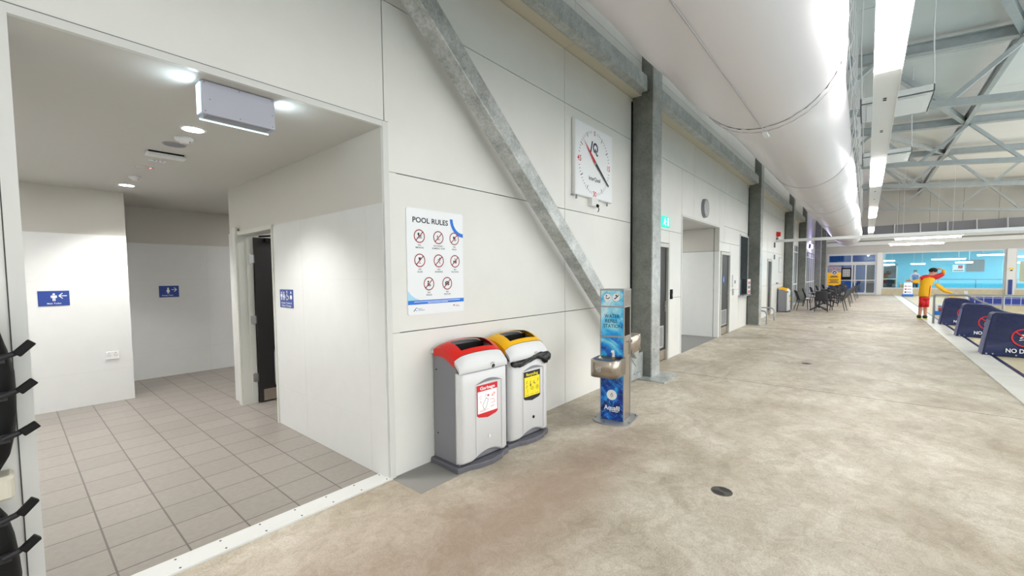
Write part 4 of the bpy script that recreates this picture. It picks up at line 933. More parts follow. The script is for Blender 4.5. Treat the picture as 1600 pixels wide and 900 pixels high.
# ================================================================ BINS
def make_bin(label, accent, loc, group, rz=0, kind='g'):
    r = thing('litter_bin', label, 'bin', loc, group, world=False, rz=rz); Wd, D = .545, .36
    b = B('bingd'); b.prism([(-.025, .0), (.10, -.015), (.17, -.045), (.30, -.062), (.43, -.045), (.48, -.015), (Wd + .015, .0), (Wd + .02, D), (-.025, D)], (0, 0, 0), (1, 0, 0), (0, 1, 0), (0, 0, 1), 0, .045)
    bevel(b.build('base', r), .006)
    prof = [(.03, .045), (.025, .74), (.045, .82), (.085, .89), (.14, .94), (.21, .968), (.30, .975), (D - .004, .972), (D - .004, .045)]
    b = B('bing'); b.prism(prof, (0.014, 0, 0), (0, 1, 0), (0, 0, 1), (1, 0, 0), 0, .02); b.prism(prof, (Wd - .034, 0, 0), (0, 1, 0), (0, 0, 1), (1, 0, 0), 0, .02); b.box(.03, Wd - .03, .03, D - .006, .05, .80); b.box(.03, Wd - .03, D - .02, D - .006, .80, .965)
    bevel(b.build('side_shell', r), .006)
    b = B('black')
    for (y, z) in ((.06, .22), (.30, .26), (.05, .755), (.31, .80)):
        b.cyl((.016, y, z), (.010, y, z), .006, n=8)
    b.build('rivets', r)
    # front door, arched foot, rounded upright edges
    b = B('binw').use('binw', True); N_ = 28
    def ycurve(x):
        e = min(x, Wd - x); return -.012 - .012 * math.sin(PI * x / Wd) + (.045 * (1 - e / .035) ** 2 if e < .035 else 0)
    def zfoot(x):
        t = max(0, 1 - abs((x - .30) / .17) ** 2); return .062 + .05 * t
    xs_ = [Wd * i / N_ for i in range(N_ + 1)]
    vs = []
    for x in xs_:
        y = ycurve(x); rec = .010 if .15 < x < .46 else 0
        zt_ = .803
        vs += [(x, .045, zfoot(x)), (x, y + .02, zfoot(x) - .0), (x, y, zfoot(x) + .02), (x, y + rec * .0, .70), (x, y, zt_ - .012), (x, y + .012, zt_), (x, .045, zt_)]
    m_ = 7; fs = []
    for i in range(N_):
        for j in range(m_ - 1): fs.append((i * m_ + j, (i + 1) * m_ + j, (i + 1) * m_ + j + 1, i * m_ + j + 1))
    b.add(vs, fs); b.add([vs[j] for j in range(m_)], [tuple(range(m_))], False); b.add([vs[N_ * m_ + j] for j in range(m_)], [tuple(reversed(range(m_)))], False)
    fd_ = b.build('front_door', r)
    # framed recess on the door
    b = B('binw')
    for x in (.155, .455): b.box(x - .003, x + .003, -.028, -.01, .10, .69)
    b.use('bing'); pts = [(.16 + .29 * i / 12, .695 + .035 * math.sin(PI * i / 12)) for i in range(13)] + [(.45 - .29 * i / 12, .692 + .012 * math.sin(PI * i / 12)) for i in range(13)]
    p = Plate(b, (0, -.0265, 0), UX, UZ, NY, .001); p.poly(pts, 'bing'); b.build('door_moulding', fd_)
    # lid
    pf = [(-.020, .808), (-.026, .825), (-.022, .855), (-.002, .893), (.035, .930), (.075, .957), (.12, .982), (.17, 1.0), (.22, 1.008), (.27, 1.008), (.31, .995), (.35, .98), (D, .97)]
    amp = [0, .004, .01, .016, .021, .025, .028, .030, .031, .03, .024, .012, 0]
    U = 24
    def pt(i, j):
        u = i / U; y, z = pf[j]; e = abs(2 * u - 1); sh = (1 - e ** 2.2)
        return (Wd * u, min(y + .02 * e ** 6, .358) - 0.010 * (1 - e * e) * (1 if j < 4 else 0), z + amp[j] * sh - .028 * e ** 8 * (1 if 2 < j < 11 else .4))
    def strip(name, j0, j1, m_, skip=None, lift=0.0):
        b = B(m_).use(m_, True); idx = {}; vs = []; fs = []
        for j in range(j0, j1 + 1):
            for i in range(U + 1): idx[i, j] = len(vs); x, y, z = pt(i, j); vs.append((x, y - lift * .5, z + lift))
        for j in range(j0, j1):
            for i in range(U):
                if skip and skip(i, j): continue
                fs.append((idx[i, j], idx[i + 1, j], idx[i + 1, j + 1], idx[i, j + 1]))
        b.add(vs, fs)
        for i, s_ in ((0, 1), (U, -1)):          # cheeks closing the ends
            q = [pt(i, j) for j in range(j0, j1 + 1)]; lo = [(x, y, max(.808, z - (.06 if m_ != 'binw' else .03))) for x, y, z in q]
            b.add([(x, y - lift * .5, z + lift) for x, y, z in q] + lo, [(k, k + 1, len(q) + k + 1, len(q) + k) for k in range(len(q) - 1)], False)
        return b.build(name, r)
    lf_ = strip('lid_front', 0, 4, 'binw'); strip('lid_back', 10, 12, 'binw')
    ap = lambda i, j: 4 <= i < 20 and 5 <= j < 8
    ls_ = strip('lid_surround', 4, 10, accent, ap, .004)
    b = B('black'); b.box(.065, .48, .07, .2325, .90, .905); b.box(.065, .069, .072, .229, .905, .945); b.box(.476, .48, .072, .229, .905, .945); b.box(.065, .48, .071, .074, .90, .945); b.box(.065, .48, .2295, .2325, .90, 1.0); apo = b.build('aperture', ls_)
    b = B('bingd'); b.bar((.10, .12, .965), (.2, .2, .93), .1, .004, up=(0, 0, 1)); b.build('inner_flap', ls_)
    b = B('binw'); b.cyl((.335, -.028, .845), (.335, -.036, .84), .024, n=20); b.use('black'); b.cyl((.345, -.034, .826), (.345, -.040, .824), .015, n=16); b.use('chrome'); b.box(.34, .35, -.042, -.04, .822, .826); b.build('lock', lf_)
    # door keyhole or moulded dot
    b = B('black' if kind == 'r' else 'binw'); b.cyl((.30, -.026, .235), (.30, -.030, .235), .014, n=16); b.build('keyhole', fd_)
    # label
    lx, lz, lw, lh = .165, .412, .235, .27
    poly = [(0, .02), (.02, .006), (lw * .5, -.012), (lw - .02, .006), (lw, .02), (lw, lh), (0, lh)]
    base, head, ink = ('inkr', 'inkr', 'inkr') if kind == 'g' else ('ink', 'ink', 'ink')
    b = B(base); b.prism(poly, (lx, -.0235, lz), UX, UZ, NY, 0, .004)
    p = Plate(b, (lx, -.0275, lz), UX, UZ, NY, .0004)
    p.rect(.006, .035, lw - .006, lh - .052, 'inkw' if kind == 'g' else 'inky')
    p.text('Garbage' if kind == 'g' else 'Recycling', lw / 2, lh - .040, .026, 'inkw' if kind == 'g' else 'inky', w=lw * .72, k=2)
    ic = 'inkr'; c2 = 'ink'
    if kind == 'g':
        p.line([(.075, .06), (.062, .10), (.10, .155), (.125, .14), (.1, .075), (.075, .06)], .003, c2, 2); p.arc(.04, .17, .011, .013, 30, 330, ic, 2); p.arc(.10, .178, .008, .010, 0, 360, ic, 2); p.rect(.115, .165, .135, .18, ic, 2); p.arc(.185, .172, .016, .018, 0, 360, ic, 2); p.line([(.165, .16), (.205, .185)], .006, ic, 2)
        p.line([(.15, .135), (.19, .13), (.2, .105), (.16, .10)], .003, ic, 2); p.line([(.03, .14), (.05, .12)], .003, ic, 2)
        for k_, (a_, c_) in enumerate(((.03, .13), (.03, .10), (.15, .20), (.15, .19))): p.rect(a_, .056 - .008 * (k_ % 2) + (.02 if k_ > 1 else 0), c_, .058 - .008 * (k_ % 2) + (.02 if k_ > 1 else 0), ic, 2)
    else:
        for (x_, y_) in ((.04, .17), (.04, .13), (.09, .165), (.14, .16), (.2, .175)): p.line([(x_ - .006, y_ - .014), (x_ + .006, y_ + .014)], .006, c2, 2)
        p.rect(.085, .125, .10, .15, c2, 2); p.line([(.115, .09), (.095, .105), (.115, .12), (.135, .105), (.115, .09)], .004, c2, 2); p.arc(.19, .105, .014, .018, 0, 360, c2, 2); p.line([(.18, .11), (.2, .1)], .003, c2, 2); p.line([(.145, .155), (.16, .14)], .008, c2, 2); p.line([(.05, .07), (.05, .11)], .003, c2, 2)
        for k_ in range(3): p.rect(.02 + .07 * k_, .048, .07 + .07 * k_, .051, c2, 2)
    b.build('printed_label', fd_)
    return r
bin1 = make_bin('white and grey litter bin with red lid rim and garbage label', 'red', (2.252, 2.446, 0), 'litter bins on the walkway', -.055, 'g')
bin2 = make_bin('white and grey litter bin with yellow lid rim and black liner hanging out', 'yellow', (2.868, 2.446, 0), 'litter bins on the walkway', -.055, 'r')
bin3 = make_bin('yellow topped white and grey recycling bin standing far down the wall', 'yellow', (20.28, 2.41, 0), 'litter bins on the walkway', 0, 'r')
# liner bag sticking out from under the second lid
rnd = random.Random(11); b = B('blackbag').use('blackbag', True); rings = []
path = [(-.004, .765, .02), (.05, .755, .03), (.11, .752, .034), (.17, .760, .032), (.23, .768, .030), (.29, .785, .026), (.35, .795, .028), (.41, .785, .045), (.455, .765, .066), (.50, .765, .07), (.53, .77, .055), (.55, .775, .02)]
for i, (x, z, rr) in enumerate(path):
    rings.append([(x + rnd.uniform(-.004, .004), -.032 + .017 * math.cos(2 * PI * k / 14) * (1.5 if rr > .04 else 1) + rnd.uniform(-.008, .008), z + .022 + .8 * rr * math.sin(2 * PI * k / 14) + rnd.uniform(-.010, .010)) for k in range(14)])
b.loft(rings); o = b.build('liner_bag'); o.location = (2.868, 2.446, 0); o.rotation_euler = (0, 0, -.055)
tag(o, 'crumpled black plastic liner poking out below the yellow rimmed lid', 'bin liner')

# ================================================================ WATER REFILL STATION (front faces local -x)
r = thing('water_refill_station', 'tall stainless water refill station with blue water print and two basins', 'water station', (4.125, 2.07, 0), world=False, rz=math.radians(8)); HW = .132
D = .235
b = B('steelp'); pl = []
for k in range(11): a = PI / 2 + PI * k / 10; pl.append((-.02 + .13 * math.cos(a), .205 * math.sin(a)))
pl += [(.30, -.205), (.34, -.15), (.34, .15), (.30, .205)]
b.prism(pl, (0, 0, 0), (1, 0, 0), (0, 1, 0), (0, 0, 1), 0, .014); b.build('base_plate', r)
b = B('steel'); b.box(.006, D, -HW + .004, HW - .004, .014, .93); b.box(.006, D, -HW + .004, HW - .004, 1.235, 1.42); b.box(.006, D, HW - .03, HW - .004, .93, 1.235); b.box(.006, .02, -HW + .004, HW - .004, .93, 1.235); b.box(D - .014, D, -HW + .004, HW - .004, .93, 1.235); bevel(b.build('cabinet', r), .003)
b = B('black'); b.box(.02, D - .014, -HW + .05, HW - .03, .93, 1.235); b.build('bottle_recess', r)
b = B('steelp')
for (y0_, y1_) in ((-HW, -HW + .010), (HW - .010, HW)):
    b.box(-.006, .012, y0_, y1_, .014, 1.42); b.box(D - .010, D + .006, y0_, y1_, .014, 1.42)
for z in (.915, 1.235, 1.415): b.box(-.010, D + .006, -HW, HW, z, z + .016) if z > 1.3 else b.box(-.010, .006, -HW, HW, z, z + .016)
for z in (.915, 1.235): b.box(-.006, D + .006, -HW, -HW + .008, z, z + .014)
b.build('edge_frame', r)
b = B('swirl')
for (z0_, z1_) in ((.016, .915), (.931, 1.235), (1.251, 1.415)): b.box(-.004, .004, -HW + .010, HW - .010, z0_, z1_)
b.build('printed_panel', r)
NX = (-1, 0, 0); UYm = (0, -1, 0)
b = B('inkw'); p = Plate(b, (-.0045, 0, 0), UYm, UZ, NX, .0006)
p.text('WATER', .0, 1.125, .036, 'inknavy', w=.165); p.text('REFILL', -.005, 1.072, .036, 'inknavy', w=.135); p.text('STATION', .005, 1.018, .036, 'inknavy', w=.20)
b.build('title_lettering', r)
def newp():
    b = B('inkw'); return b, Plate(b, (-.0045, 0, 0), UYm, UZ, NX, .0006)
b, p = newp()
p.disc(-.052, 1.342, .038, 'inkw'); p.disc(-.062, 1.358, .008, 'inknavy', 2); p.arc(-.050, 1.345, .014, .022, 190, 350, 'inknavy', 2); p.rect(-.035, 1.335, -.022, 1.342, 'inknavy', 2); b.build('drinking_symbol', r); b, p = newp(); p.disc(.045, 1.342, .044, 'inknavy'); p.disc(.045, 1.342, .042, 'inkw', 2)
p.line([(.025, 1.325), (.045, 1.34), (.07, 1.365)], .011, 'inknavy', 3); p.disc(.045, 1.362, .009, 'inknavy', 3)
b.build('bottle_symbol', r); b, p = newp(); p.disc(.0, .29, .056, 'inkw'); p.poly([(.0, .315), (.014, .288), (.010, .274), (0, .268), (-.010, .274), (-.014, .288)], 'inknavy', 2); p.poly([(.0, .305), (.009, .287), (.006, .277), (0, .273), (-.006, .277), (-.009, .287)], 'inkw', 3)
b.build('drop_symbol', r); b, p = newp(); p.text('Aquafil', .0, .125, .05, 'inkw', w=.17); p.rect(.0, .108, .07, .116, 'inkw')
b.build('name_lettering', r)
def basin(x0, x1, z0_, z1_, flip=1, rr=.085):
    b = B('steel').use('steel', True)
    def outline(ins, z):
        pts = []; w = .150 - ins; L_ = abs(x1 - x0) - ins
        pts.append((0, w)); 
        for k in range(7): a = PI / 2 * k / 6; pts.append((L_ - rr + rr * math.sin(a), w - rr + rr * math.cos(a)))
        for k in range(7): a = PI / 2 * k / 6; pts.append((L_ - rr + rr * math.cos(a), -w + rr - rr * math.sin(a)))
        pts.append((0, -w))
        return [(x0 - flip * px, py, z) for px, py in pts]
    h = z1_ - z0_
    b.loft([outline(.0, z0_ + .006), outline(0, z1_ - .004), outline(.004, z1_), outline(.016, z1_), outline(.020, z1_ - .012), outline(.05, z1_ - .035)], True, True)
    return b.build('basin', r)
bs1 = basin(-.004, -.30, .53, .71, 1)
b = B('white').use('white', True); b.tube([(-.045, -.03, .70), (-.05, -.03, .75), (-.07, -.03, .775)], [.016, .014, .018], 12); b.use('chrome'); b.cyl((-.045, -.03, .69), (-.045, -.03, .715), .02, n=16); b.build('spout', bs1)
b = B('chrome'); b.cyl((-.302, .035, .62), (-.308, .035, .62), .026, n=24); b.use('steelp'); b.cyl((-.308, .035, .62), (-.313, .035, .62), .018, n=20); b.use('ink'); b.box(-.314, -.313, .028, .042, .612, .615); b.build('push_button', bs1)
basin(D + .006, D + .36, .70, .895, -1, .03)
b = B('chrome'); b.cyl((.19, -HW - .002, .86), (.19, -HW - .03, .86), .016, n=14); b.build('side_button', r)
b = B('gap')
for (x, y) in ((-.1, .05), (0, -.185), (.30, -.17), (0, .185), (.26, -.185)): b.cyl((x, y, .014), (x, y, .018), .008, n=8)
b.build('floor_bolts', r)

# ================================================================ FLOOR DRAINS
def drain(x, y, label):
    r = thing('floor_drain', label, 'drain', (x, y, 0), 'round floor drains')
    b = B('drain'); 
    def ring(r0, r1, z, a0=0, a1=360):
        p = Plate(b, (x, y, z), (1, 0, 0), (0, 1, 0), (0, 0, 1), .0001); p.arc(0, 0, r0, r1, a0, a1, 'drain', n=36)
    b.cyl((x, y, -.004), (x, y, .0025), .072, n=36); b.build('grate', r)
    b = B('black'); p = Plate(b, (x, y, .0026), (1, 0, 0), (0, 1, 0), (0, 0, 1), .0003)
    for rr in (.018, .030, .042, .054):
        for a0 in (-75, 105): p.arc(0, 0, rr, rr + .006, a0, a0 + 110, 'black', n=16)
    b.build('slots', r)
drain(3.265, .765, 'nearest round metal floor drain set in the concrete')
drain(8.92, .765, 'middle round metal floor drain, level with the passage opening')
drain(15.25, .755, 'farthest round metal floor drain, level with the hoop rails')

# ================================================================ TABLES AND CHAIRS
def make_chair(label):
    r = thing('chair', label, 'chair', (0, 0, 0), 'dark chairs around the tables', world=False)
    b = B('charcoal').use('charcoal', True)          # seat, slightly dished, faces local +x
    rings = []
    for i in range(7):
        x = -.22 + .45 * i / 6; rings.append([(x, -.22, .435), (x, -.23, .455 - .0), (x, -.12, .452 - .006), (x, 0, .445), (x, .12, .446), (x, .23, .455), (x, .22, .435)])
    b.loft(rings); b.build('seat', r)
    b = B('charcoal').use('charcoal', True); rings = []
    for i in range(8):
        t = i / 7; x = -.20 - .13 * t ** 1.2; z = .45 + .40 * t; w = .22 - .02 * t - (.03 if i == 7 else 0)
        rings.append([(x + .03, -w, z), (x + .004, -w * .5, z), (x, 0, z + .0), (x + .004, w * .5, z), (x + .03, w, z), (x + .012, w, z), (x - .016, w * .5, z), (x - .022, 0, z), (x - .016, -w * .5, z), (x + .012, -w, z)])
    b.loft(rings); b.build('backrest', r)
    for sx_, sy_ in ((1, 1), (1, -1), (-1, 1), (-1, -1)):
        B('charcoal').use('charcoal', True).tube([(.19 * sx_, .19 * sy_, .44), ((.22 if sx_ > 0 else -.29), .215 * sy_, 0)], [.017, .013], 8).build('leg', r)
    return r
def make_table(label):
    r = thing('cafe_table', label, 'table', (0, 0, 0), 'dark square tables', world=False)
    B('tabletop').box(-.36, .36, -.36, .36, .72, .745, .02).build('tabletop', r)
    B('charcoal').use('charcoal', True).cyl((0, 0, .1), (0, 0, .72), .032, n=12).build('pedestal', r)
    for a in (45, 135, 225, 315):
        c_, s_ = math.cos(math.radians(a)), math.sin(math.radians(a))
        b = B('charcoal'); b.bar((0, 0, .17), (.40 * c_, .40 * s_, .025), .05, .04); b.cyl((.40 * c_, .40 * s_, 0), (.40 * c_, .40 * s_, .02), .02, n=10); b.build('foot', r)
    return r
tb0 = make_table('nearest dark square cafe table'); ch0 = make_chair('dark resin chair seen from its back at the nearest table')
tlabs = ['nearest dark square cafe table', 'second dark square cafe table from the front', 'third dark square cafe table from the front', 'fourth dark square cafe table from the front', 'farthest dark square cafe table near the yellow banner']
clabs = {0: 'seen from its back at the near end of the', 1: 'on the wall side of the', 2: 'on the open floor side of the', 3: 'at the far end of the'}
words = ['nearest table', 'second table', 'third table', 'fourth table', 'farthest table']
for i, (X, TY) in enumerate(((22.25, 1.52), (24.9, 1.5), (27.8, 1.45), (30.7, 1.4), (33.7, 1.3))):
    t = tb0 if i == 0 else copy_tree(tb0); t.location = (X, TY, 0); t.rotation_euler = (0, 0, .1 * i); t['label'] = tlabs[i]
    for side in (0, 1, 2, 3):
        if side == 3 and i in (1,): continue
        if side == 0 and i in (1,): continue
        first = (i == 0 and side == 0); c = ch0 if first else copy_tree(ch0)
        ox, oy, a = {0: (-.80, -.12, .08), 1: (-.25, .54, -PI / 2 + .25), 2: (.1, -.62, PI / 2 - .25), 3: (.85, -.1, PI - .2)}[side]
        c.location = (X + ox, TY + oy, 0); c.rotation_euler = (0, 0, a + .1 * math.sin(i * 3 + side)); c['label'] = 'dark resin chair ' + clabs[side] + ' ' + words[i]

# ================================================================ FAR SIGNS
r = thing('pull_up_banner', 'tall yellow banner with a photo top standing in the far corner behind the chairs', 'banner', (37.5, 1.75, 0))
b = B('yellow'); b.box(37.5, 37.51, 1.37, 2.14, .72, 2.07); b.build('banner_sheet', r)
b = B('photo'); b.box(37.49, 37.5, 1.37, 2.14, 1.62, 2.07); b.build('banner_photo', r)
b = B('inkw'); p = Plate(b, (37.488, 1.755, 0), (0, -1, 0), (0, 0, 1), (-1, 0, 0), .002); p.disc(.02, 1.60, .15, 'inkw'); p.disc(.02, 1.60, .125, 'inknavy', 2); p.poly([(-.06, 1.56), (0, 1.64), (.02, 1.6), (.06, 1.63), (.10, 1.56)], 'inkw', 3)
for k, (w, z) in enumerate(((.18, 1.34), (.24, 1.27), (.26, 1.08), (.2, .98), (.28, .88))): p.rect(-w, z, w, z + .045, 'inknavy')
b.build('banner_print', r); B('steelp').box(37.35, 37.65, 1.33, 2.18, 0, .05).box(37.5, 37.53, 1.7, 1.8, .05, .72).build('banner_stand', r)
r = thing('poster_frame', 'black framed grey poster on the end glass beside the yellow banner', 'poster', (39.9, 1.15, 1.1)); B('black').box(39.88, 39.92, .86, 1.44, 1.08, 1.95).build('frame', r)
b = B('plasticgrey'); b.box(39.87, 39.88, .93, 1.37, 1.3, 1.85); p = Plate(b, (39.869, 1.15, 1.55), (0, -1, 0), (0, 0, 1), (-1, 0, 0), .002)
for i in range(3):
    for j in range(3): p.disc(-.14 + .14 * i, -.15 + .15 * j, .045, 'inkgrey')
b.build('sheet', r)
b = B('door'); b.box(40.3, 40.34, -.42, .0, .0, 2.12); tag(b.build('dark_door_panel'), 'dark panel seen through the right half of the end door', 'panel')
b = B('navyposter'); b.box(40.3, 40.34, .12, .78, .0, 2.15); tag(b.build('blue_door_panel'), 'tall plain blue panel standing behind the end door', 'panel')
def aframe(name, x, y, w, h, m, label, ang=.13, base=None):
    r = thing(name, label, 'sign', (x, y, 0)); b = B(m)
    for s in (-1, 1):
        b.add([(x + s * .16, y - w / 2, 0), (x + s * .16, y + w / 2, 0), (x + s * .02, y + w * .42, h), (x + s * .02, y - w * .42, h), (x + s * .13, y - w / 2, 0), (x + s * .13, y + w / 2, 0), (x, y + w * .42, h), (x, y - w * .42, h)], [(0, 1, 2, 3), (7, 6, 5, 4), (0, 4, 5, 1), (3, 2, 6, 7), (0, 3, 7, 4), (1, 5, 6, 2)])
    b.build('sign_boards', r)
    b = B('ink'); p = Plate(b, (x - .163, y, 0), (0, -1, 0), (.14, 0, h), (-h, 0, .14), .004)
    if base:
        for k in range(3): p.disc(-w * .25, h * (.3 + .22 * k), .05, ('ink', 'inkr', 'inkgrey')[k]); p.rect(-w * .08, h * (.3 + .22 * k) - .02, w * .32, h * (.3 + .22 * k) + .02, 'inkgrey')
        b.use('inkblue'); b.box(x - .22, x + .22, y - w * .56, y + w * .56, 0, .13)
    else: p.poly([(-w * .2, h * .45), (w * .2, h * .45), (0, h * .75)], 'ink'); p.rect(-w * .25, h * .25, w * .25, h * .33, 'ink')
    b.build('sign_print', r)
aframe('wet_floor_sign', 43.5, -.15, .42, .68, 'yellow', 'yellow folding wet floor sign behind the end glass door')
aframe('rules_board', 38.6, -2.15, .48, .9, 'whitesign', 'small white A-frame board with a blue base before the end window', base=True)
aframe('float_sign', 22.3, -2.25, .5, .42, 'whitesign', 'low white sign with blue base standing behind the person', base=True)
b = B('yellow'); b.prism([(0, 0), (.38, 0), (.34, .16), (.03, .22)], (21.0, -2.22, 0.52), (0, -1, 0), (.2, 0, 1), (-1, 0, 0), 0, .04)
for q in (.08, .30): b.bar((20.98, -2.22 - q, 0), (21.0, -2.22 - q, .55), .04, .04)
tag(b.build('yellow_barrier_board'), 'yellow board leaning behind the farthest navy cover', 'board')
b = B('yellow'); b.box(40.4, 40.5, -8.4, -7.3, 0.95, 2.2, .03); b.use('ink'); b.box(40.39, 40.4, -8.1, -7.9, 1.6, 1.9); b.box(40.39, 40.4, -8.0, -7.7, 1.2, 1.35); b.box(40.42, 40.48, -7.9, -7.8, 0, .95); tag(b.build('yellow_figure_board'), 'yellow board with dark marks standing behind the right end window', 'board')
b = B('navysign'); b.box(39.74, 39.8, -6.92, -6.75, .16, 1.08, .02); tag(b.build('column_pad'), 'upright navy pad on the white pillar between the end windows', 'pad')
b = B('inky'); b.box(39.78, 39.8, -6.95, -6.75, 1.72, 1.80); b.use('ink'); b.box(39.775, 39.785, -6.9, -6.8, 1.62, 1.68); tag(b.build('pillar_sticker'), 'small yellow warning sticker on the white pillar', 'sticker')

NH = [(43, -.90, -1.60, 2.47), (44.5, -.95, -1.65, 2.2), (43, -2.50, -3.25, 2.2), (42, -3.50, -5.15, 2.48), (44, -4.90, -5.75, 2.26), (42, -5.70, -7.0, 2.70), (44, -7.35, -8.8, 2.58), (45, -7.5, -9.0, 2.2)]
# next hall furniture
b = B('greyboard'); b.box(47.95, 48.0, -6.9, -5.95, 1.6, 2.5); tag(b.build('grey_wall_board'), 'plain grey board on the cyan wall of the next hall', 'board')
b = B('whitesign'); b.box(47.96, 48.0, -5.85, -5.2, 1.6, 2.15); b.use('inkr'); b.box(47.95, 47.96, -5.75, -5.5, 1.85, 2.1); b.use('ink'); b.box(47.95, 47.96, -5.8, -5.25, 1.66, 1.72); tag(b.build('lettered_board'), 'small white board with dark marks left of the grey board', 'sign')
r = thing('glass_balustrade', 'dark railed balustrade in the next hall', 'railing', (46.5, -8, 0)); b = B('bingd'); b.box(46.47, 46.53, -13, -4.2, .98, 1.03); b.build('top_rail', r)
b = B('bingd')
for k in range(5): b.box(46.48, 46.52, -4.3 - 2 * k, -4.26 - 2 * k, 0, .98)
b.build('posts', r)
r = thing('inner_door', 'white framed dark glass door in the blue end of the next hall', 'door', (47.9, -1.5, 0)); b = B('alum')
b.box(47.85, 47.98, -2.0, -1.9, 0, 2.25); b.box(47.85, 47.98, -1.1, -1.0, 0, 2.25); b.box(47.85, 47.98, -2.0, -1.0, 2.15, 2.25); b.box(47.85, 47.98, -2.0, -1.0, 1.0, 1.08); b.build('door_frame', r); B('darkglass').box(47.9, 47.95, -1.9, -1.1, 0, 2.15).build('door_leaf', r)
b = B('wood'); b.box(47.0, 47.5, -2.6, -2.1, 0, .62, .02); b.use('gap'); b.box(46.99, 47.0, -2.45, -2.25, .35, .42); tag(b.build('wooden_box'), 'light wooden box on the floor of the next hall', 'box')
k = 0
words7 = ('first', 'second', 'third', 'fourth', 'fifth', 'sixth', 'seventh', 'eighth')
for (x, ya, yb, z) in NH:
    r = thing('next_hall_light', words7[k] + ' white linear light in the next hall, counted from the left', 'light', (x, (ya + yb) / 2, z), 'linear lights in the next hall'); k += 1
    B('nextlight').box(x - .08, x + .08, yb, ya, z - .05, z + .03).build('diffuser', r); B('white').box(x - .09, x + .09, yb - .03, ya + .03, z + .03, z + .07).build('housing', r)
    for q in (.2, .8): B('cord').box(x - .006, x + .006, ya + (yb - ya) * q - .006, ya + (yb - ya) * q + .006, z + .07, 3.6).build('suspension_wire', r)
lamp('next_hall_fill', 'AREA', (44.0, -5.5, 3.05), 330, (.95, 1, 1), 3, size_y=9)

# ================================================================ POOL EDGE
def cover(X, label):
    r = thing('starting_block_cover', label, 'cover', (X, -1.74, 0), 'navy starting block covers', world=False)
    rnd = random.Random(int(X * 10)); b = B('navyvinyl').use('navyvinyl', True)
    Ln = 1.02
    prof = [(.0, 0), (.025, .2), (.06, .45), (.095, .68), (.115, .775), (.16, .805), (.40, .795), (.55, .775), (.66, .70), (.78, .64), (.95, .60), (Ln - .03, .56), (Ln, .50), (Ln, 0)]
    rings = []
    for j, (x_, ins) in enumerate(((0, .03), (.0, .0), (.08, 0), (.2, 0), (.32, 0), (.42, .0), (.42, .03))):
        xx = (.01 if j == 0 else .43 if j == 6 else x_ + .003)
        rings.append([(xx + (.02 * z / .8 * (1 if j < 3 else -1 if j > 3 else 0)) + rnd.uniform(-.006, .006) * (z > 0), -(y + (ins if y < .5 else -ins)) + rnd.uniform(-.004, .004), max(0, z - (ins if z > .3 else 0))) for y, z in prof])
    b.loft(rings); b.build('cover_shell', r)
    b = B('navyvinyllit'); b.add([(.02, .004, .01), (.40, .004, .01), (.40, -.088, .66), (.03, -.088, .66)], [(0, 1, 2, 3)]); b.build('front_flap', r)
    b = B('inkw'); p = Plate(b, (.42, 0.006, 0), (-1, 0, 0), (0, -.17, 1), (0, 1, .17), .004)
    for (a_, c_, z_) in ((.05, .36, .60), (.05, .30, .565), (.08, .36, .53)): p.rect(a_, z_, c_, z_ + .022, 'inkw', 2)
    p.rect(.02, .68, .14, .73, 'inkw', 2); p.rect(.24, .69, .36, .73, 'inkw', 2); b.build('front_print', r)
    b = B('inkr'); p = Plate(b, (-.004, 0, 0), (0, -1, 0), (.075, 0, 1), (-1, 0, .075), .008)
    cy_ = .52; p.arc(cy_, .36, .145, .168, 0, 360, 'inkr', 2); p.line([(cy_ - .11, .46), (cy_ + .11, .26)], .022, 'inkr', 3)
    p.disc(cy_ - .03, .40, .022, 'inkw', 2); p.line([(cy_ - .06, .35), (cy_, .38), (cy_ + .06, .33)], .02, 'inkw', 2); p.line([(cy_ - .07, .31), (cy_ - .02, .325), (cy_ + .03, .305), (cy_ + .08, .315)], .012, 'inkw', 2)
    p.text('NO DIVING', cy_, .075, .075, 'inkw', w=.46, k=2); b.build('no_diving_print', r)
    b = B('chrome')
    for y in (.05, .13, .42, .8): b.cyl((.002, -y, .03), (-.012, -y, .03), .014, n=12)
    b.build('eyelets', r)
    return r
for X, lab in ((11.9, 'nearest navy vinyl starting block cover printed no diving'), (14.95, 'middle navy vinyl starting block cover printed no diving'), (18.05, 'farthest navy vinyl starting block cover, next to the person')):
    cover(X, lab)
b = B('darkblue')
for X in (13.3, 16.4, 19.5): b.box(X, X + .08, -3.0, -1.9, -.014, -.010)
tag(b.build('lane_mark'), 'dark lane lines inlaid in the pool deck', 'marking')['kind'] = 'structure'
# handrail along the ramp
r = thing('handrail', 'stainless handrail starting at a post beside the person and sloping down to the right', 'handrail', (18.3, -1.62, 0))
b = B('steelp').use('steelp', True); b.tube([(18.3, -1.62, 0), (18.3, -1.62, .86), (18.28, -1.64, .895), (18.25, -1.70, .90), (18.12, -2.2, .90), (18.0, -2.3, .88), (15.5, -2.88, .44), (14.0, -3.2, .20)], .026, 10); b.build('sloping_rail', r)
b = B('steelp').use('steelp', True); b.tube([(18.3, -1.62, .90), (18.1, -2.25, .90), (18.1, -4.2, .895), (18.1, -8.0, .895)], .026, 10); b.build('top_rail', r)
for (x, y, z) in ((18.1, -3.0, .89), (18.1, -5.5, .89), (16.4, -2.68, .58)): B('steelp').use('steelp', True).cyl((x, y, 0), (x, y, z), .024, n=10).cyl((x, y, 0), (x, y, .01), .05, n=12).build('post', r)
b = B('white'); b.box(18.75, 18.82, -2.38, -2.31, 0, 1.0, .01); tag(b.build('white_post'), 'short white post standing behind the handrail corner', 'post')
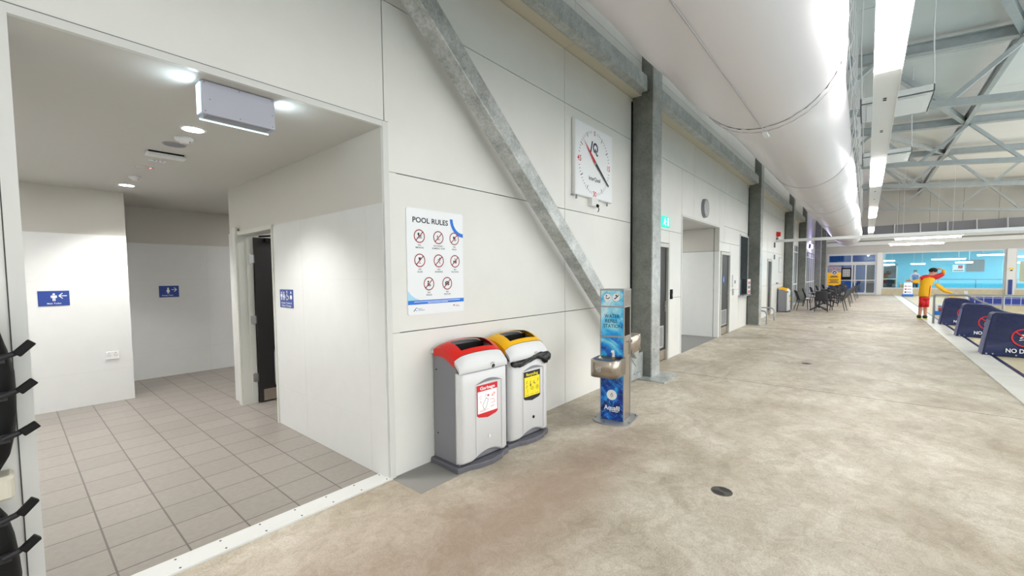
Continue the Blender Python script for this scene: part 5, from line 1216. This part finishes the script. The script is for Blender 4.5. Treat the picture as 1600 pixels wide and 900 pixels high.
b = B('yellow').use('yellow', True); b.tube([(18.55, -1.66, 1.22), (18.5, -1.74, 1.13), (18.4, -1.86, 1.0), (18.3, -2.0, .95)], [.04, .065, .055, .025], 12); b.use('white', True); b.tube([(18.3, -2.0, .95), (18.28, -2.06, .96), (18.25, -2.1, .93)], .008, 6)
tag(b.build('rescue_tube'), 'yellow rescue float lying against the handrail beside the person', 'float')

# ================================================================ PEOPLE
def skin_mesh(name, m, joints, edges, radii, parent=None, root=0, sub=2, off=(0, 0, 0)):
    me = bpy.data.meshes.new(name); me.from_pydata([Vector(j) - Vector(off) for j in joints], edges, [])
    o = bpy.data.objects.new(name, me); COL.objects.link(o); me.materials.append(M[m])
    o.modifiers.new('skin', 'SKIN'); me.skin_vertices.new() if not me.skin_vertices else None
    for i, v in enumerate(me.skin_vertices[0].data):
        rr = radii[i]; v.radius = rr if isinstance(rr, tuple) else (rr, rr); v.use_root = (i == root)
    s = o.modifiers.new('subd', 'SUBSURF'); s.levels = sub; s.render_levels = sub
    o.modifiers['skin'].use_smooth_shade = True
    if parent: o.parent = parent; OFF[o.name] = Vector(off)
    return o
# figure in red and yellow, seen from behind: (x, y, z) in the hall
PX = 20.0
J = [(PX, -1.53, .86), (PX, -1.55, 1.08), (PX - .01, -1.59, 1.28), (PX - .01, -1.64, 1.42), (PX, -1.675, 1.49), (PX + .0, -1.715, 1.58), (PX + .01, -1.73, 1.66),
     (PX, -1.49, .80), (PX - .02, -1.455, .46), (PX, -1.435, .10), (PX - .10, -1.40, .045),
     (PX, -1.57, .80), (PX + .03, -1.565, .46), (PX + .02, -1.575, .10), (PX - .08, -1.55, .045),
     (PX - .01, -1.47, 1.39), (PX - .08, -1.30, 1.24), (PX - .16, -1.17, 1.285),
     (PX - .01, -1.81, 1.40), (PX - .03, -1.985, 1.545), (PX - .02, -1.93, 1.685)]
E_ = [(0, 1), (1, 2), (2, 3), (3, 4), (4, 5), (5, 6), (0, 7), (7, 8), (8, 9), (9, 10), (0, 11), (11, 12), (12, 13), (13, 14), (3, 15), (15, 16), (16, 17), (3, 18), (18, 19), (19, 20)]
Rr = [.10, .10, .11, .08, .05, .10, .08, .075, .06, .045, .04, .075, .06, .045, .04, .055, .042, .03, .055, .042, .03]
person = skin_mesh('person', 'skin', J, E_, Rr, sub=2)
tag(person, 'person in yellow and red jacket and red shorts with one arm raised to the head', 'person')
def fingers(parent, wrist, d, side, name='fingers'):
    w = Vector(wrist); d = Vector(d).normalized(); s = Vector(side).normalized(); js = [w, w + d * .05]; es = [(0, 1)]; rs = [.026, (.034, .018)]
    for k, (o_, ln) in enumerate(((-.03, .062), (-.01, .075), (.01, .07), (.03, .055))):
        a = len(js); js += [w + d * .085 + s * o_, w + d * (.085 + ln * .5) + s * o_ * 1.1 - Vector((0, 0, .008)), w + d * (.085 + ln) + s * o_ * 1.15 - Vector((0, 0, .028))]
        es += [(1, a), (a, a + 1), (a + 1, a + 2)]; rs += [.011, .010, .008]
    a = len(js); js += [w + d * .04 - s * .04, w + d * .075 - s * .06]; es += [(1, a), (a, a + 1)]; rs += [.012, .009]
    return skin_mesh(name, 'skin', js, es, rs, parent, sub=1)
fingers(person, J[17], (-.3, .6, .2), (.5, .3, -.6), 'left_hand'); fingers(person, J[20], (.15, .6, .05), (.6, 0, .5), 'right_hand')
def ell(cx, cy, z, rx, ry, n=28): return [(cx + rx * math.cos(2 * PI * k / n), cy + ry * math.sin(2 * PI * k / n), z + .006 * math.sin(k * 1.9)) for k in range(n)]
b = B('jacket').use('jacket', True)
b.loft([ell(PX, -1.53, .80, .12, .12), ell(PX, -1.53, .758, .155, .148), ell(PX, -1.53, .775, .16, .152), ell(PX, -1.535, .95, .155, .148), ell(PX, -1.55, 1.10, .155, .15), ell(PX - .005, -1.58, 1.26, .16, .168), ell(PX - .01, -1.61, 1.36, .14, .175), ell(PX - .01, -1.64, 1.44, .08, .11)]); b.build('jacket', person, off=Vector((0, 0, 0)))
b = B('inkr').use('jred', True); b.tube([(PX - .10, -1.655, 1.28), (PX - .11, -1.65, 1.10), (PX - .115, -1.64, .90), (PX - .115, -1.635, .78)], .014, 6); b.build('jacket_seam', person, off=Vector((0, 0, 0)))
sl = skin_mesh('jacket_yoke', 'jred', [(PX - .01, -1.64, 1.405), (PX - .01, -1.49, 1.39), (PX - .04, -1.40, 1.32), (PX - .01, -1.79, 1.41), (PX - .02, -1.90, 1.48), (PX - .0, -1.67, 1.45), (PX - .03, -1.98, 1.545)],
    [(0, 1), (1, 2), (0, 3), (3, 4), (0, 5), (4, 6)], [.12, .105, .085, .105, .08, .085, .07], person)
skin_mesh('jacket_cuff', 'jacket', [(PX - .04, -1.40, 1.315), (PX - .08, -1.31, 1.25), (PX - .14, -1.20, 1.275)], [(0, 1), (1, 2)], [.08, .075, .055], person)
skin_mesh('jacket_cuff', 'jacket', [(PX - .03, -1.985, 1.545), (PX - .028, -1.965, 1.60), (PX - .02, -1.94, 1.66)], [(0, 1), (1, 2)], [.066, .056, .048], person)
b = B('shorts').use('shorts', True); b.loft([ell(PX, -1.53, .80, .12, .11), ell(PX, -1.53, .72, .145, .135), ell(PX, -1.53, .64, .14, .13)])
for cx_, cy_, dx in ((PX - .01, -1.485, -.015), (PX + .01, -1.575, .015)): b.loft([ell(cx_, cy_, .70, .125, .088), ell(cx_ + dx, cy_, .55, .115, .085), ell(cx_ + dx, cy_ + .005, .40, .11, .085), ell(cx_ + dx, cy_ + .005, .42, .08, .07)])
b.build('shorts', person, off=Vector((0, 0, 0)))
ball('hair', 'hair', (PX - .01, -1.715, 1.645), (.108, .112, .085), person)
for y, x in ((-1.42, PX), (-1.565, PX + .02)):
    skin_mesh('shoe', 'shoe', [(x + .05, y, .075), (x - .05, y, .065), (x - .17, y, .055)], [(0, 1), (1, 2)], [.075, .07, .055], person)
    B('sole').box(x - .21, x + .11, y - .055, y + .055, .0, .022, .008).build('shoe_sole', person, off=Vector((0, 0, 0)))
for q in (-.10, .10): B('skin').use('skin', True).tube([(PX + q * .95, -1.71, 1.555), (PX + q, -1.715, 1.58), (PX + q * .95, -1.715, 1.60)], [.010, .016, .012], 8).build('ear', person, off=Vector((0, 0, 0)))
B('skin').use('skin', True).tube([(PX, -1.80, 1.60), (PX, -1.825, 1.575), (PX, -1.80, 1.56)], [.01, .018, .012], 8).build('nose', person, off=Vector((0, 0, 0)))
for q in (-.035, .035): B('ink').use('ink', True).cyl((PX + q, -1.79, 1.605), (PX + q, -1.808, 1.605), .009, n=8).build('eye', person, off=Vector((0, 0, 0)))
B('inkred').box(PX - .025, PX + .025, -1.805, -1.785, 1.53, 1.537).build('mouth', person, off=Vector((0, 0, 0)))

# distant figure beyond the glass
QX, QY = 46.0, -2.95
J2 = [(QX, QY, .92), (QX, QY, 1.15), (QX, QY, 1.38), (QX, QY, 1.50), (QX, QY, 1.62), (QX, QY, 1.70), (QX, QY + .1, .85), (QX - .02, QY + .1, .45), (QX, QY + .1, .04), (QX, QY - .1, .85), (QX - .02, QY - .1, .45), (QX, QY - .1, .04),
      (QX, QY + .2, 1.38), (QX - .05, QY + .26, 1.12), (QX - .2, QY + .22, 1.0), (QX, QY - .2, 1.38), (QX - .05, QY - .28, 1.14), (QX - .2, QY - .2, 1.05)]
E2 = [(0, 1), (1, 2), (2, 3), (3, 4), (4, 5), (0, 6), (6, 7), (7, 8), (0, 9), (9, 10), (10, 11), (2, 12), (12, 13), (13, 14), (2, 15), (15, 16), (16, 17)]
p2 = skin_mesh('person', 'skin', J2, E2, [.10, .10, .10, .055, .105, .07, .08, .06, .04, .09, .06, .04, .055, .04, .03, .055, .04, .03], sub=1)
tag(p2, 'distant person in a blue top standing in the next hall behind the glass', 'person')
skin_mesh('shirt', 'darkblueclo', [(QX, QY, .88), (QX, QY, 1.15), (QX, QY, 1.40), (QX, QY + .2, 1.38), (QX, QY - .2, 1.38)], [(0, 1), (1, 2), (2, 3), (2, 4)], [.17, .16, .165, .10, .10], p2, sub=1)
skin_mesh('trousers', 'ink', [(QX, QY, .9), (QX, QY + .1, .8), (QX, QY + .1, .12), (QX, QY - .1, .8), (QX, QY - .1, .12)], [(0, 1), (1, 2), (0, 3), (3, 4)], [.15, .11, .07, .11, .07], p2, sub=1)
ball('hair', 'hair', (QX + .02, QY, 1.675), (.115, .11, .10), p2)
